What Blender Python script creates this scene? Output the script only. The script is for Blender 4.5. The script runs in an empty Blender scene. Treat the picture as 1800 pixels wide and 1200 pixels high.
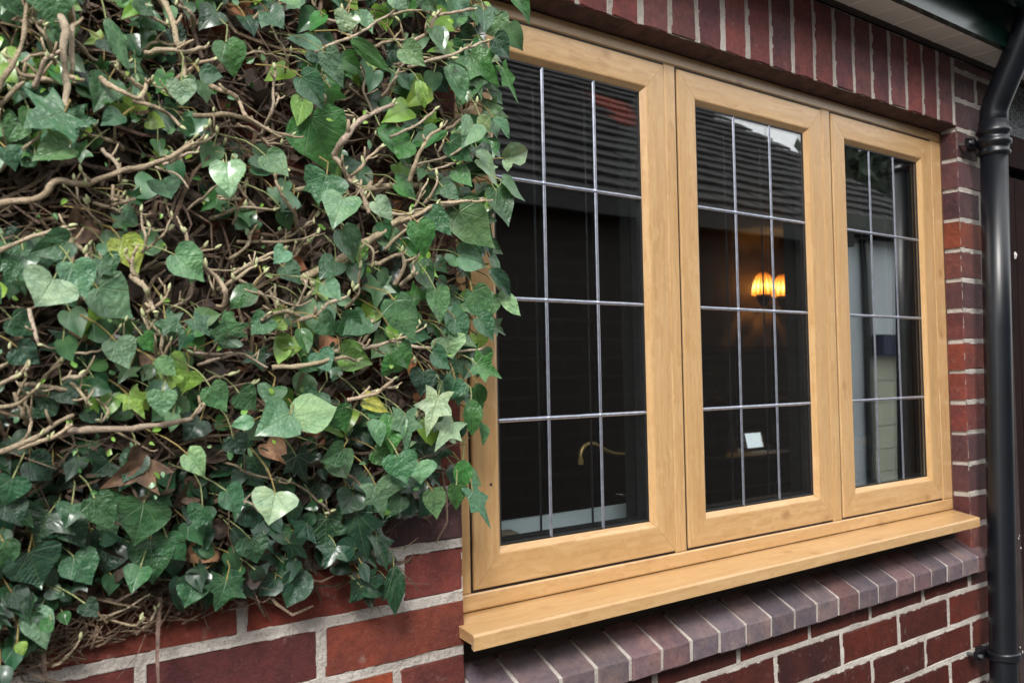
import bpy, bmesh, math, random
from mathutils import Vector, Matrix, noise
R = random.Random(11)
sc = bpy.context.scene
COL = sc.collection

# ------------------------------------------------------------------ camera
F_PX = 1675.76
yaw, pit, rol = math.radians(39.4307), math.radians(2.1421), math.radians(-1.0966)
CP = Vector((-2.3434, -1.1023, .3075))
FW = Vector((math.sin(yaw)*math.cos(pit), math.cos(yaw)*math.cos(pit), math.sin(pit)))
RT = Vector((math.cos(yaw), -math.sin(yaw), 0)); UP = RT.cross(FW)
R2 = math.cos(rol)*RT + math.sin(rol)*UP; U2 = -math.sin(rol)*RT + math.cos(rol)*UP
cam = bpy.data.cameras.new('camera'); cam_o = bpy.data.objects.new('camera', cam); COL.objects.link(cam_o)
cam.sensor_width = 36; cam.lens = F_PX/1800*36; cam.clip_start = .02; cam.clip_end = 400
M = Matrix((R2, U2, -FW)).transposed().to_4x4(); M.translation = CP; cam_o.matrix_world = M
cam.dof.use_dof = True; cam.dof.focus_distance = 1.55; cam.dof.aperture_fstop = 9
sc.camera = cam_o

# ------------------------------------------------------------------ world, sun, exposure
SUN_EL, SUN_ROT = math.radians(41), math.radians(205)
w = bpy.data.worlds.new('World'); sc.world = w; w.use_nodes = True
nt = w.node_tree; nt.nodes.clear()
sky = nt.nodes.new('ShaderNodeTexSky'); sky.sky_type = 'NISHITA'; sky.sun_disc = False
sky.sun_elevation = SUN_EL; sky.sun_rotation = SUN_ROT; sky.air_density = 1; sky.dust_density = 6; sky.ozone_density = 1
hs = nt.nodes.new('ShaderNodeHueSaturation'); hs.inputs['Saturation'].default_value = .34
bg = nt.nodes.new('ShaderNodeBackground'); bg.inputs['Strength'].default_value = .15
wo = nt.nodes.new('ShaderNodeOutputWorld')
nt.links.new(sky.outputs[0], hs.inputs['Color']); 
# bright even cloud layer over the clear sky
veil = nt.nodes.new('ShaderNodeMix'); veil.data_type = 'RGBA'; veil.inputs[0].default_value = .8; veil.inputs[7].default_value = (6.2, 6.35, 6.4, 1)
nt.links.new(hs.outputs[0], veil.inputs[6]); nt.links.new(veil.outputs[2], bg.inputs[0]); nt.links.new(bg.outputs[0], wo.inputs[0])
sl = bpy.data.lights.new('sun', 'SUN'); sl.energy = 1.5; sl.angle = math.radians(14); sl.color = (1, .97, .93)
so = bpy.data.objects.new('sun', sl); COL.objects.link(so)
# direction the light comes from
az = math.radians(222)     # compass style, 180 = from -Y (in front of the wall)
src = Vector((math.sin(az)*math.cos(SUN_EL), math.cos(az)*math.cos(SUN_EL), math.sin(SUN_EL)))
sky.sun_rotation = az
so.rotation_euler = (-src).to_track_quat('-Z', 'Y').to_euler()
sc.view_settings.view_transform = 'Standard'; sc.view_settings.look = 'None'
sc.view_settings.exposure = 1.2; sc.view_settings.gamma = 1
sc.render.engine = 'CYCLES'

# ------------------------------------------------------------------ helpers
def ray(x, y): return FW + R2*((x-900)/F_PX) + U2*((600-y)/F_PX)
def atY(x, y, Y): d = ray(x, y); return CP + d*((Y-CP.y)/d.y)
def atX(x, y, X): d = ray(x, y); return CP + d*((X-CP.x)/d.x)

def tag(o, label=None, cat=None, group=None, kind=None):
    if label: o['label'] = label
    if cat: o['category'] = cat
    if group: o['group'] = group
    if kind: o['kind'] = kind
    return o
def empty(name, loc, label, cat, group=None):
    o = bpy.data.objects.new(name, None); COL.objects.link(o); o.location = loc; o.empty_display_size = .05
    return tag(o, label, cat, group)
def link(name, me, parent=None, mat=None):
    o = bpy.data.objects.new(name, me); COL.objects.link(o)
    if mat and not me.materials: me.materials.append(mat)
    if parent:
        o.parent = parent
        p = parent; off = Vector((0, 0, 0))
        while p: off += Vector(p.location); p = p.parent
        o.location = -off
    return o
def place(o, m):
    """world matrix m (parents are only translated)"""
    p = o.parent; off = Vector((0, 0, 0))
    while p: off += Vector(p.location); p = p.parent
    m = m.copy(); m.translation = m.translation - off
    o.matrix_basis = m
class MB:
    def __init__(s): s.v = []; s.f = []; s.uv = []; s.c = []; s.mi = []
    def add(s, vs, fs, uvs=None, col=None, mi=0):
        n = len(s.v); s.v += [tuple(v) for v in vs]
        s.f += [tuple(i+n for i in f) for f in fs]; s.mi += [mi]*len(fs)
        s.uv += uvs if uvs else [(0, 0)]*len(vs)
        s.c += [col or (1, 1, 1)]*len(vs)
    def box(s, a, b, col=None, mi=0):
        x0, y0, z0 = a; x1, y1, z1 = b
        s.add([(x0,y0,z0),(x1,y0,z0),(x1,y1,z0),(x0,y1,z0),(x0,y0,z1),(x1,y0,z1),(x1,y1,z1),(x0,y1,z1)],
              [(0,3,2,1),(4,5,6,7),(0,1,5,4),(1,2,6,5),(2,3,7,6),(3,0,4,7)], None, col, mi)
    def tube(s, pts, rad, seg=6, caps=True, col=None):
        pts = [Vector(p) for p in pts]; n = len(pts)
        if not isinstance(rad, (list, tuple)): rad = [rad]*n
        vs = []; fs = []; nrm = None
        for i, p in enumerate(pts):
            t = (pts[min(i+1, n-1)] - pts[max(i-1, 0)])
            if t.length < 1e-9: t = Vector((0, 0, 1))
            t.normalize()
            if nrm is None: nrm = t.orthogonal().normalized()
            else:
                nrm = nrm - t*nrm.dot(t)
                nrm = nrm.normalized() if nrm.length > 1e-6 else t.orthogonal().normalized()
            b = t.cross(nrm)
            for k in range(seg):
                a = 2*math.pi*k/seg
                vs.append(p + (nrm*math.cos(a) + b*math.sin(a))*rad[i])
        for i in range(n-1):
            for k in range(seg):
                k2 = (k+1) % seg
                fs.append((i*seg+k, i*seg+k2, (i+1)*seg+k2, (i+1)*seg+k))
        if caps:
            fs.append(tuple(range(seg-1, -1, -1))); fs.append(tuple(range((n-1)*seg, n*seg)))
        s.add(vs, fs, None, col)
    def build(s, name, mat, parent=None, smooth=False, link_=True):
        me = bpy.data.meshes.new(name); me.from_pydata(s.v, [], s.f)
        ms = mat if isinstance(mat, (list, tuple)) else [mat]
        for m in ms:
            if m: me.materials.append(m)
        uvl = me.uv_layers.new(name='UVMap')
        ca = me.color_attributes.new('tint', 'FLOAT_COLOR', 'POINT')
        for i, c in enumerate(s.c): ca.data[i].color = (c[0], c[1], c[2], 1)
        lv = [0]*len(me.loops); me.loops.foreach_get('vertex_index', lv)
        fl = []
        for v in lv: fl += s.uv[v]
        uvl.data.foreach_set('uv', fl)
        me.polygons.foreach_set('material_index', s.mi)
        if smooth: me.polygons.foreach_set('use_smooth', [True]*len(me.polygons))
        me.update()
        return link(name, me, parent) if link_ else me

def mat(name):
    m = bpy.data.materials.new(name); m.use_nodes = True
    nt = m.node_tree; b = nt.nodes['Principled BSDF']; return m, nt, b
def N(nt, t, **k):
    n = nt.nodes.new(t)
    for a, v in k.items():
        if a in n.inputs: n.inputs[a].default_value = v
        else: setattr(n, a, v)
    return n
def ramp(nt, src, stops):
    r = nt.nodes.new('ShaderNodeValToRGB'); e = r.color_ramp.elements
    e[0].position, e[0].color = stops[0][0], (*stops[0][1], 1)
    e[1].position, e[1].color = stops[-1][0], (*stops[-1][1], 1)
    for p, c in stops[1:-1]:
        x = e.new(p); x.color = (*c, 1)
    nt.links.new(src, r.inputs[0]); return r.outputs[0]
def mixc(nt, fac, a, b, mode='MIX'):
    m = nt.nodes.new('ShaderNodeMix'); m.data_type = 'RGBA'; m.blend_type = mode
    for s, v in ((m.inputs[0], fac), (m.inputs[6], a), (m.inputs[7], b)):
        if isinstance(v, (int, float)): s.default_value = v
        elif isinstance(v, tuple): s.default_value = (*v, 1) if len(v) == 3 else v
        else: nt.links.new(v, s)
    return m.outputs[2]
def mth(nt, op, a, b=None, c=None, clamp=False):
    m = nt.nodes.new('ShaderNodeMath'); m.operation = op; m.use_clamp = clamp
    for i, v in enumerate((a, b, c)):
        if v is None: continue
        if isinstance(v, (int, float)): m.inputs[i].default_value = v
        else: nt.links.new(v, m.inputs[i])
    return m.outputs[0]
def bump(nt, b, h, strength=.4, dist=.002):
    n = nt.nodes.new('ShaderNodeBump'); n.inputs['Strength'].default_value = strength; n.inputs['Distance'].default_value = dist
    nt.links.new(h, n.inputs['Height']); nt.links.new(n.outputs[0], b.inputs['Normal']); return n
def objcoord(nt, scale=None):
    """object coordinates shifted per object so alike pieces do not repeat"""
    tc = nt.nodes.new('ShaderNodeTexCoord'); oi = nt.nodes.new('ShaderNodeObjectInfo')
    v = nt.nodes.new('ShaderNodeVectorMath'); v.operation = 'SCALE'; v.inputs[0].default_value = (37.1, 19.7, 53.3)
    nt.links.new(oi.outputs['Random'], v.inputs['Scale'])
    a = nt.nodes.new('ShaderNodeVectorMath'); a.operation = 'ADD'
    nt.links.new(tc.outputs['Object'], a.inputs[0]); nt.links.new(v.outputs[0], a.inputs[1])
    if scale is not None:
        mp = nt.nodes.new('ShaderNodeVectorMath'); mp.operation = 'MULTIPLY'; mp.inputs[1].default_value = scale
        nt.links.new(a.outputs[0], mp.inputs[0]); return mp.outputs[0], oi
    return a.outputs[0], oi
def noise_(nt, vec, scale, detail=4, rough=.55):
    n = nt.nodes.new('ShaderNodeTexNoise'); n.inputs['Scale'].default_value = scale
    n.inputs['Detail'].default_value = detail; n.inputs['Roughness'].default_value = rough
    if vec is not None: nt.links.new(vec, n.inputs['Vector'])
    return n.outputs['Fac']
def simple(name, col, rough=.6, metal=0, nscale=None, namt=.3, bmp=0):
    m, nt, b = mat(name)
    b.inputs['Roughness'].default_value = rough; b.inputs['Metallic'].default_value = metal
    v, oi = objcoord(nt)
    f = noise_(nt, v, nscale or 20)
    dark = tuple(c*(1-namt) for c in col); lite = tuple(min(1, c*(1+namt)) for c in col)
    c = ramp(nt, f, [(.3, dark), (.7, lite)])
    nt.links.new(c, b.inputs['Base Color'])
    if bmp: bump(nt, b, noise_(nt, v, (nscale or 20)*4), bmp, .001)
    return m

# ------------------------------------------------------------------ materials
def brick_mat(tinted=False):
    m, nt, b = mat('brick_face_joined' if tinted else 'brick_face')
    v, oi = objcoord(nt)
    if tinted:
        at = nt.nodes.new('ShaderNodeAttribute'); at.attribute_name = 'tint'; base = at.outputs['Color']
    else: base = oi.outputs['Color']
    n1 = noise_(nt, v, 22, 5, .6); n2 = noise_(nt, v, 260, 3, .7); n3 = noise_(nt, v, 95, 7, .75)
    c = mixc(nt, ramp(nt, n1, [(.33, (0,0,0)), (.68, (1,1,1))]), mixc(nt, 1, base, (.68, .70, .78), 'MULTIPLY'), mixc(nt, 1, base, (1.18, 1.0, .9), 'MULTIPLY'))
    c = mixc(nt, ramp(nt, n3, [(.36, (1,1,1)), (.56, (0,0,0))]), c, mixc(nt, 1, c, (.72, .70, .76), 'MULTIPLY'))
    spot = ramp(nt, n2, [(.66, (0,0,0)), (.74, (1,1,1))])
    c = mixc(nt, mth(nt, 'MULTIPLY', spot, .35), c, (.36, .31, .28))
    smear = ramp(nt, noise_(nt, v, 45, 6, .7), [(.60, (0,0,0)), (.75, (1,1,1))])
    c = mixc(nt, mth(nt, 'MULTIPLY', smear, .34), c, (.38, .33, .30))
    nt.links.new(c, b.inputs['Base Color']); b.inputs['Roughness'].default_value = .62
    b.inputs['Specular IOR Level'].default_value = .22
    h = mth(nt, 'ADD', mth(nt, 'MULTIPLY', n3, 1.2), mth(nt, 'MULTIPLY', n2, .5))
    bump(nt, b, h, .8, .0022)
    return m
M_BRICK = brick_mat(); M_BRICKJ = brick_mat(True)
def mortar_mat(name='mortar', c0=(.37, .33, .295), c1=(.57, .52, .475)):
    m, nt, b = mat(name)
    tc = nt.nodes.new('ShaderNodeTexCoord'); v = tc.outputs['Object']
    n1 = noise_(nt, v, 9, 4); n2 = noise_(nt, v, 420, 3, .7); n3 = noise_(nt, v, 110, 5, .7)
    c = ramp(nt, n1, [(.3, c0), (.7, c1)])
    c = mixc(nt, ramp(nt, n2, [(.58, (0,0,0)), (.68, (1,1,1))]), c, (.16, .13, .11))
    c = mixc(nt, mth(nt, 'MULTIPLY', ramp(nt, n3, [(.6, (0,0,0)), (.7, (1,1,1))]), .5), c, (.24, .21, .19))
    nt.links.new(c, b.inputs['Base Color']); b.inputs['Roughness'].default_value = .95
    bump(nt, b, mth(nt, 'ADD', n3, mth(nt, 'MULTIPLY', n2, .6)), 1.0, .003)
    return m
M_MORTAR = mortar_mat()

def oak(name, axis):
    """golden foil: grain runs along local axis"""
    m, nt, b = mat(name)
    tc = nt.nodes.new('ShaderNodeTexCoord')
    s = {'x': (.07, 1, 1), 'z': (1, 1, .07)}[axis]
    mp = nt.nodes.new('ShaderNodeVectorMath'); mp.operation = 'MULTIPLY'; mp.inputs[1].default_value = s
    nt.links.new(tc.outputs['Object'], mp.inputs[0])
    big = noise_(nt, tc.outputs['Object'], 4, 3)
    dist = nt.nodes.new('ShaderNodeVectorMath'); dist.operation = 'ADD'
    cmb = nt.nodes.new('ShaderNodeCombineXYZ')
    wob = mth(nt, 'MULTIPLY', noise_(nt, tc.outputs['Object'], 14, 3), .03)
    for i in range(3): nt.links.new(wob, cmb.inputs[i])
    nt.links.new(mp.outputs[0], dist.inputs[0]); nt.links.new(cmb.outputs[0], dist.inputs[1])
    g = noise_(nt, dist.outputs[0], 120, 5, .65)
    g2 = noise_(nt, dist.outputs[0], 26, 3, .5)
    c = ramp(nt, g, [(.3, (.425, .245, .10)), (.5, (.515, .32, .148)), (.72, (.585, .385, .198))])
    c = mixc(nt, mth(nt, 'MULTIPLY', ramp(nt, g2, [(.35, (1,1,1)), (.6, (0,0,0))]), .35), c, (.43, .245, .095))
    # knots
    vo = nt.nodes.new('ShaderNodeTexVoronoi'); vo.inputs['Scale'].default_value = 12
    mp2 = nt.nodes.new('ShaderNodeVectorMath'); mp2.operation = 'MULTIPLY'; mp2.inputs[1].default_value = {'x': (.6, 1, 1), 'z': (1, 1, .6)}[axis]
    d2 = nt.nodes.new('ShaderNodeVectorMath'); d2.operation = 'ADD'
    nt.links.new(tc.outputs['Object'], mp2.inputs[0]); nt.links.new(mp2.outputs[0], d2.inputs[0]); nt.links.new(cmb.outputs[0], d2.inputs[1])
    nt.links.new(d2.outputs[0], vo.inputs['Vector'])
    kn = ramp(nt, vo.outputs['Distance'], [(.05, (1,1,1)), (.10, (.45,.45,.45)), (.16, (0,0,0))])
    c = mixc(nt, mth(nt, 'MULTIPLY', mth(nt, 'MULTIPLY', kn, mth(nt, 'ADD', g, .25)), 1.0, clamp=True), c, (.30, .155, .06))
    nt.links.new(c, b.inputs['Base Color']); b.inputs['Roughness'].default_value = .30
    b.inputs['Specular IOR Level'].default_value = .65
    bump(nt, b, g, .10, .0005)
    b.inputs['Coat Weight'].default_value = .35; b.inputs['Coat Roughness'].default_value = .25
    return m
M_OAKX = oak('oak_foil_horizontal', 'x'); M_OAKZ = oak('oak_foil_upright', 'z')
M_GASKET = simple('black_gasket', (.012, .012, .013), .5, 0, 60)
M_SPACER = simple('dark_spacer', (.035, .037, .04), .45, .3, 60)
M_LEAD = simple('lead_strip', (.44, .47, .56), .30, .8, 90, .2, .15)
M_LEADIN = simple('lead_strip_inner_shaded', (.03, .032, .04), .5, .3, 90, .2)  # same lead darkened: the unlit room side is put into the colour
def glass_mat(name, k, ior, tint):
    m, nt, b = mat(name); nt.nodes.remove(b)
    fr = nt.nodes.new('ShaderNodeFresnel'); geo = nt.nodes.new('ShaderNodeNewGeometry')
    io = mth(nt, 'ADD', mth(nt, 'MULTIPLY', geo.outputs['Backfacing'], 1/ior-ior), ior); nt.links.new(io, fr.inputs['IOR'])
    tr = nt.nodes.new('ShaderNodeBsdfTransparent'); tr.inputs[0].default_value = tint
    gl = nt.nodes.new('ShaderNodeBsdfGlossy'); gl.inputs['Roughness'].default_value = .0
    mx = nt.nodes.new('ShaderNodeMixShader'); nt.links.new(mth(nt, 'MULTIPLY', fr.outputs[0], k, clamp=True), mx.inputs[0]);   # hard reflective coating
    nt.links.new(tr.outputs[0], mx.inputs[1]); nt.links.new(gl.outputs[0], mx.inputs[2])
    wn = noise_(nt, nt.nodes.new('ShaderNodeTexCoord').outputs['Object'], 5, 1)
    bn = nt.nodes.new('ShaderNodeBump'); bn.inputs['Strength'].default_value = .05; bn.inputs['Distance'].default_value = .004
    nt.links.new(wn, bn.inputs['Height']); nt.links.new(bn.outputs[0], gl.inputs['Normal'])
    nt.links.new(mx.outputs[0], nt.nodes['Material Output'].inputs[0])
    return m
M_GLASS = glass_mat('window_glass_coated', 2.9, 1.7, (.965, .98, .975, 1)); M_GLASS_IN = glass_mat('window_glass_inner', 1.0, 1.5, (.975, .985, .98, 1))

# ------------------------------------------------------------------ dimensions
XL, XR = -1.5346, 0.0
GZ = -1.05
H = .075
OPB, OPT = -.06, .9085       # opening bottom / lintel bottom
SOF = 1.084

# ------------------------------------------------------------------ ground
g = MB(); n = 24
g.add([(-60,-60,GZ),(60,-60,GZ),(60,60,GZ),(-60,60,GZ)], [(0,1,2,3)])
m_pav, nt, b = mat('paving'); tc = nt.nodes.new('ShaderNodeTexCoord')
bt = nt.nodes.new('ShaderNodeTexBrick'); bt.inputs['Scale'].default_value = 1; bt.inputs['Brick Width'].default_value = .6; bt.inputs['Row Height'].default_value = .45
bt.inputs['Mortar Size'].default_value = .008; bt.inputs['Color1'].default_value = (.085,.08,.072,1); bt.inputs['Color2'].default_value = (.11,.10,.09,1); bt.inputs['Mortar'].default_value = (.1,.09,.08,1)
nt.links.new(tc.outputs['Object'], bt.inputs['Vector'])
nt.links.new(mixc(nt, .5, bt.outputs['Color'], ramp(nt, noise_(nt, tc.outputs['Object'], 6, 8), [(.3,(.05,.047,.043)),(.7,(.14,.13,.12))])), b.inputs['Base Color']); b.inputs['Roughness'].default_value = .9
tag(g.build('ground', m_pav), kind='structure')

# ------------------------------------------------------------------ brick house wall
wall = empty('brick_wall', (-.8, .05, GZ), 'dark red brick house wall with pale mortar around the oak coloured window', 'wall')
# mortar core, with the window opening left free
mor = MB()
def slab(mb, x0, x1, y0, y1, z0, z1): mb.box((x0, y0, z0), (x1, y1, z1))
MY = .0028
slab(mor, -4.6, XL-.0012, MY, .20, GZ, SOF-.005)
slab(mor, XL-.0012, -.0, MY, .20, GZ, OPB-.07)
slab(mor, XL-.0012, .003, .0024, .20, OPT+.0004, SOF-.005)
slab(mor, .003, .26, MY, .20, GZ, SOF-.005)
mor.build('mortar', M_MORTAR, wall)

_bm = {}
def brick_mesh(wd, ht, dp, var, key):
    k = (key, var)
    if k in _bm: return _bm[k]
    r = random.Random(sum(map(ord, str(key)))*31 + var*17)
    nx = max(2, int(round(wd/.05))); nz = max(1, int(round(ht/.035)))
    out = []
    x0, x1, z0, z1 = -wd/2, wd/2, -ht/2, ht/2
    for i in range(nx): out.append((x0+(x1-x0)*i/nx, z0))
    for i in range(nz): out.append((x1, z0+(z1-z0)*i/nz))
    for i in range(nx): out.append((x1-(x1-x0)*i/nx, z1))
    for i in range(nz): out.append((x0, z1-(z1-z0)*i/nz))
    c = len(out)
    o2 = [(x+r.uniform(-.0014, .0014), z+r.uniform(-.0017, .0017)) for x, z in out]
    ins = .0022
    fr_ = [(x-math.copysign(ins, x) if abs(abs(x)-wd/2) < .002 else x, z-math.copysign(ins, z) if abs(abs(z)-ht/2) < .002 else z) for x, z in o2]
    tx, tz = r.uniform(-.0012, .0012), r.uniform(-.0008, .0008)
    vs = [(x, tx*x/wd*2 + tz*z/ht*2 + r.uniform(-.0003, .0003), z) for x, z in fr_] + [(x, .0022, z) for x, z in o2] + [(x, dp, z) for x, z in o2]
    fs = [tuple(range(c))]
    for i in range(c):
        j = (i+1) % c
        fs.append((i, i+c, j+c, j)); fs.append((i+c, i+2*c, j+2*c, j+c))
    me = bpy.data.meshes.new('brick'); me.from_pydata(vs, [], fs); me.materials.append(M_BRICK); me.update()
    _bm[k] = me; return me
PAL_RED = [(.205,.052,.034), (.175,.048,.036), (.15,.044,.038), (.225,.062,.034), (.12,.042,.040), (.165,.060,.050)]
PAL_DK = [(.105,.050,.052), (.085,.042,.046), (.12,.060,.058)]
PAL_LOW_SHADED = [(.080,.018,.013), (.068,.017,.013), (.095,.021,.013), (.060,.018,.016)]  # reds darkened below the sill: shade put into the brick colour
PAL_SOL = [(.18,.064,.064), (.205,.068,.062), (.15,.060,.064), (.19,.084,.082), (.165,.056,.055)]
PAL_ROW = [(.20,.16,.165), (.225,.15,.148), (.19,.16,.172), (.215,.135,.13), (.245,.195,.19), (.175,.14,.15)]
NB = 0; RECTS = []
def add_brick(x0, x1, z0, z1, pal, key, dp=.10, y=0, col=None, jit=.0009):
    global NB
    wd, ht = x1-x0, z1-z0; RECTS.append((x0, x1, z0, z1))
    me = brick_mesh(wd, ht, dp, R.randrange(6), key)
    o = link('brick', me, wall)
    flip = R.random() < .5 and abs(x1) > .02 and abs(x1-XL) > .02
    m = Matrix.Rotation(math.pi if False else 0, 4, 'Y') @ Matrix.Rotation(R.uniform(-.004, .004), 4, 'Y')
    m.translation = Vector(((x0+x1)/2, y+R.uniform(-jit, jit), (z0+z1)/2))
    place(o, m)
    c = col or R.choice(pal); k = R.uniform(.82, 1.15)
    o.color = (c[0]*k, c[1]*k, c[2]*k, 1); NB += 1
    return o
J = .0063
far = MB()
def far_brick(x0, x1, z0, z1, pal):
    c = R.choice(pal); far.box((x0, R.uniform(-.001, .001), z0), (x1, .05, z1), c)
# left panel courses: joints at z = k*H (from the photograph), x joints anchored to the reveal
kmin, kmax = int((GZ)/H)-1, int(SOF/H)
for k in range(-14, 15):
    z0, z1 = k*H+J, (k+1)*H-J
    if z1 > SOF-.006: z1 = SOF-.006
    if z1-z0 < .02: continue
    x = XL; first = True; wd = .1125 if k % 2 == 0 else .225
    if k == 0 or k == 2: wd = .1055
    i = 0
    while x > -4.4:
        x0 = x-wd; a, b_ = x0+J, x-(J if not first else .0)
        vis = x0 > -2.35 and -2 <= k
        if vis:
            pal = PAL_RED
            col = None
            if k == 1 and i == 0: col = (.088, .048, .052)
            if k == 0 and i == 0: col = (.185, .050, .042)
            if k == -1 and i == 0: col = (.190, .052, .034)
            if k == -1 and i == 1: col = (.115, .036, .036)
            if k == -1 and i == 2: col = (.125, .034, .030)
            if k == -2 and i == 1: col = (.26, .062, .03)
            if k == -2 and i == 0: col = (.13, .040, .034)
            if k == 0 and i == 1: col = (.20, .045, .03)
            add_brick(a, b_, z0, z1, pal, ('L', round(b_-a, 3), round(z1-z0, 3)), col=col)
        else: far_brick(a, b_, z0, z1, PAL_RED)
        x = x0; first = False; wd = .225; i += 1
# below the window, joint anchors from the photograph
J = .0056
for k in range(-14, -2):
    z0, z1 = k*H+J, (k+1)*H-J
    off = -.5786 if k % 2 == 0 else -.5786+.1125
    if k == -3: z1 = -.186
    xs = sorted([off+j*.225 for j in range(-6, 6)])
    xs = [XL] + [q for q in xs if XL+.02 < q < .24] + [.26]
    for q0, q1 in zip(xs[:-1], xs[1:]):
        if z1-z0 < .015: continue
        if k >= -6: add_brick(q0+J, q1-J, z0, z1, PAL_LOW_SHADED, ('B', round(q1-q0, 3), round(z1-z0, 3)))
        else: far_brick(q0+J, q1-J, z0, z1, PAL_LOW_SHADED)
# right pier beside the reveal
for k in range(-2, 15):
    z0, z1 = k*H+J, min((k+1)*H-J, SOF-.006)
    if z1-z0 < .02: continue
    q = .108 if k % 2 else .215
    x0 = 0.0
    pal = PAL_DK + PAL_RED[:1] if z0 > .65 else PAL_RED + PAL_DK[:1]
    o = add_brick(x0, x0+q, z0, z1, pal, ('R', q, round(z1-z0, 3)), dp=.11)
    add_brick(x0+q+2*J, .26, z0, z1, PAL_LOW_SHADED, ('RR', q, round(z1-z0, 3)))
# soldier course over the window
J = .0054
for i in range(-5, 17):
    x1 = -1.2104 + i*H; x0 = x1-H
    if x0 < XL-.03: continue
    add_brick(x0+J, x1-J, OPT, SOF-.006, PAL_SOL, ('S',), dp=.034, jit=.0004)
# lintel underside: flat bed, dark steel edge
for k in range(-14, 15):      # the wall goes on beyond the gate
    x = 1.0
    while x < 3.6:
        x2 = min(x+(.225 if (k % 2 or x > 1.0) else .1125), 3.6); far_brick(x+.005, x2-.005, k*H+.005, min((k+1)*H-.005, SOF-.006), PAL_RED); x = x2
q = MB(); q.box((1.0, MY, GZ), (3.6, .20, SOF-.005)); q.build('mortar', M_MORTAR, wall)
far.build('brick', M_BRICKJ, wall)['kind'] = 'stuff'
# lumpy mortar face: sits in the joints and laps unevenly over the brick edges
cell = .06; grid = {}
for rc in RECTS:
    for i in range(int(math.floor(rc[0]/cell)), int(math.floor(rc[1]/cell))+1):
        for j in range(int(math.floor(rc[2]/cell)), int(math.floor(rc[3]/cell))+1): grid.setdefault((i, j), []).append(rc)
def mortar_y(x, z):
    d = -1
    for a, b_, c, e in grid.get((math.floor(x/cell), math.floor(z/cell)), ()):
        if a < x < b_ and c < z < e: d = min(x-a, b_-x, z-c, e-z)
    nn = noise.noise(Vector((x*95, z*95, 3.1)))+.5*noise.noise(Vector((x*260, z*260, 1.7)))
    lap = .0004+.0026*max(0, noise.noise(Vector((x*48, z*48, 9.4)))+.22)
    if d > lap+.0007: return .0065
    y = -.0003+nn*.0012
    if d > 0: y = -.0007+.0010*(d/(lap+.0007))+nn*.0004 if d < lap else .0025
    else: y += .0011
    return y
def mortar_patch(x0, x1, z0, z1, st):
    nx, nz = int((x1-x0)/st), int((z1-z0)/st); vs = []; fs = []; keep = []
    for j in range(nz+1):
        for i in range(nx+1):
            x = x0+(x1-x0)*i/nx; z = z0+(z1-z0)*j/nz; y = mortar_y(x, z); vs.append((x, y, z)); keep.append(y < .006)
    used = {}; v2 = []
    def idx(k):
        if k not in used: used[k] = len(v2); v2.append(vs[k])
        return used[k]
    for j in range(nz):
        for i in range(nx):
            a = j*(nx+1)+i; q = (a, a+1, a+nx+2, a+nx+1)
            if any(keep[k] for k in q): fs.append(tuple(idx(k) for k in q))
    mb = MB(); mb.add(v2, fs); return mb.build('mortar_joints', M_MORTAR, wall, smooth=True)
mortar_patch(-2.16, XL-.0015, -.155, .20, .0017)
mortar_patch(XL, .14, -.50, -.186, .0021)
mortar_patch(XL-.02, -.001, OPT+.001, SOF-.006, .0021)
mortar_patch(.001, .12, -.30, SOF-.006, .0021)
m_und = simple('weathered_underside', (.075, .035, .030), .8, 0, 40, .5, .8)
lb = MB(); nseg = 60
prev = None
vs = []; fs = []
for i in range(nseg+1):
    x = XL + (XR-XL)*i/nseg
    j = noise.noise(Vector((x*22, 0, 0)))*.0025; j2 = noise.noise(Vector((x*31, 5, 0)))*.002
    ring = [(.0035, OPT+.003), (.0035, OPT-.0006+j*.2), (.034, OPT-.0085+j), (.060, OPT-.0105+j2), (.060, OPT+.003)]
    vs += [(x, a, b_) for a, b_ in ring]
for i in range(nseg):
    for k in range(5):
        k2 = (k+1) % 5; fs.append((i*5+k, i*5+k2, (i+1)*5+k2, (i+1)*5+k))
lb.add(vs, fs); lb.build('lintel_edge', m_und, wall)
# rowlock sill of bricks: sloped top, each brick a part
def rowlock_mesh(var):
    r = random.Random(900+var); wd = H-.009
    y0, y1 = -.0263, .038
    zt0, zb = -.1421, -.1826
    slope = (.0285)/.055
    prof = [(y0+.0035, zb), (y0, zb+.003), (y0-.0003, zt0-.004), (y0+.0035, zt0+.0008), (y1, zt0+.002+slope*(y1-y0)*.98), (y1, zb)]
    vs = []; fs = []; xs = [-wd/2, -wd/2+.0018, -wd/6, wd/6, wd/2-.0018, wd/2]
    for x in xs:
        e = 0 if abs(x) < wd/2-.001 else .0016
        for (a, b_) in prof:
            j = r.uniform(-.0007, .0007)
            vs.append((x, a+e*(1 if a < 0 else 0)+j, b_-(e if b_ > zt0-.001 else -e*.5)+j))
    m_ = len(prof)
    for i in range(len(xs)-1):
        for k in range(m_):
            k2 = (k+1) % m_; fs.append((i*m_+k, (i+1)*m_+k, (i+1)*m_+k2, i*m_+k2))
    fs.append(tuple(range(m_))); fs.append(tuple(range(5*m_+m_-1, 5*m_-1, -1)))
    me = bpy.data.meshes.new('sill_brick'); me.from_pydata(vs, [], fs); me.materials.append(M_BRICK); me.update(); return me
rms = [rowlock_mesh(i) for i in range(5)]
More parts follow.
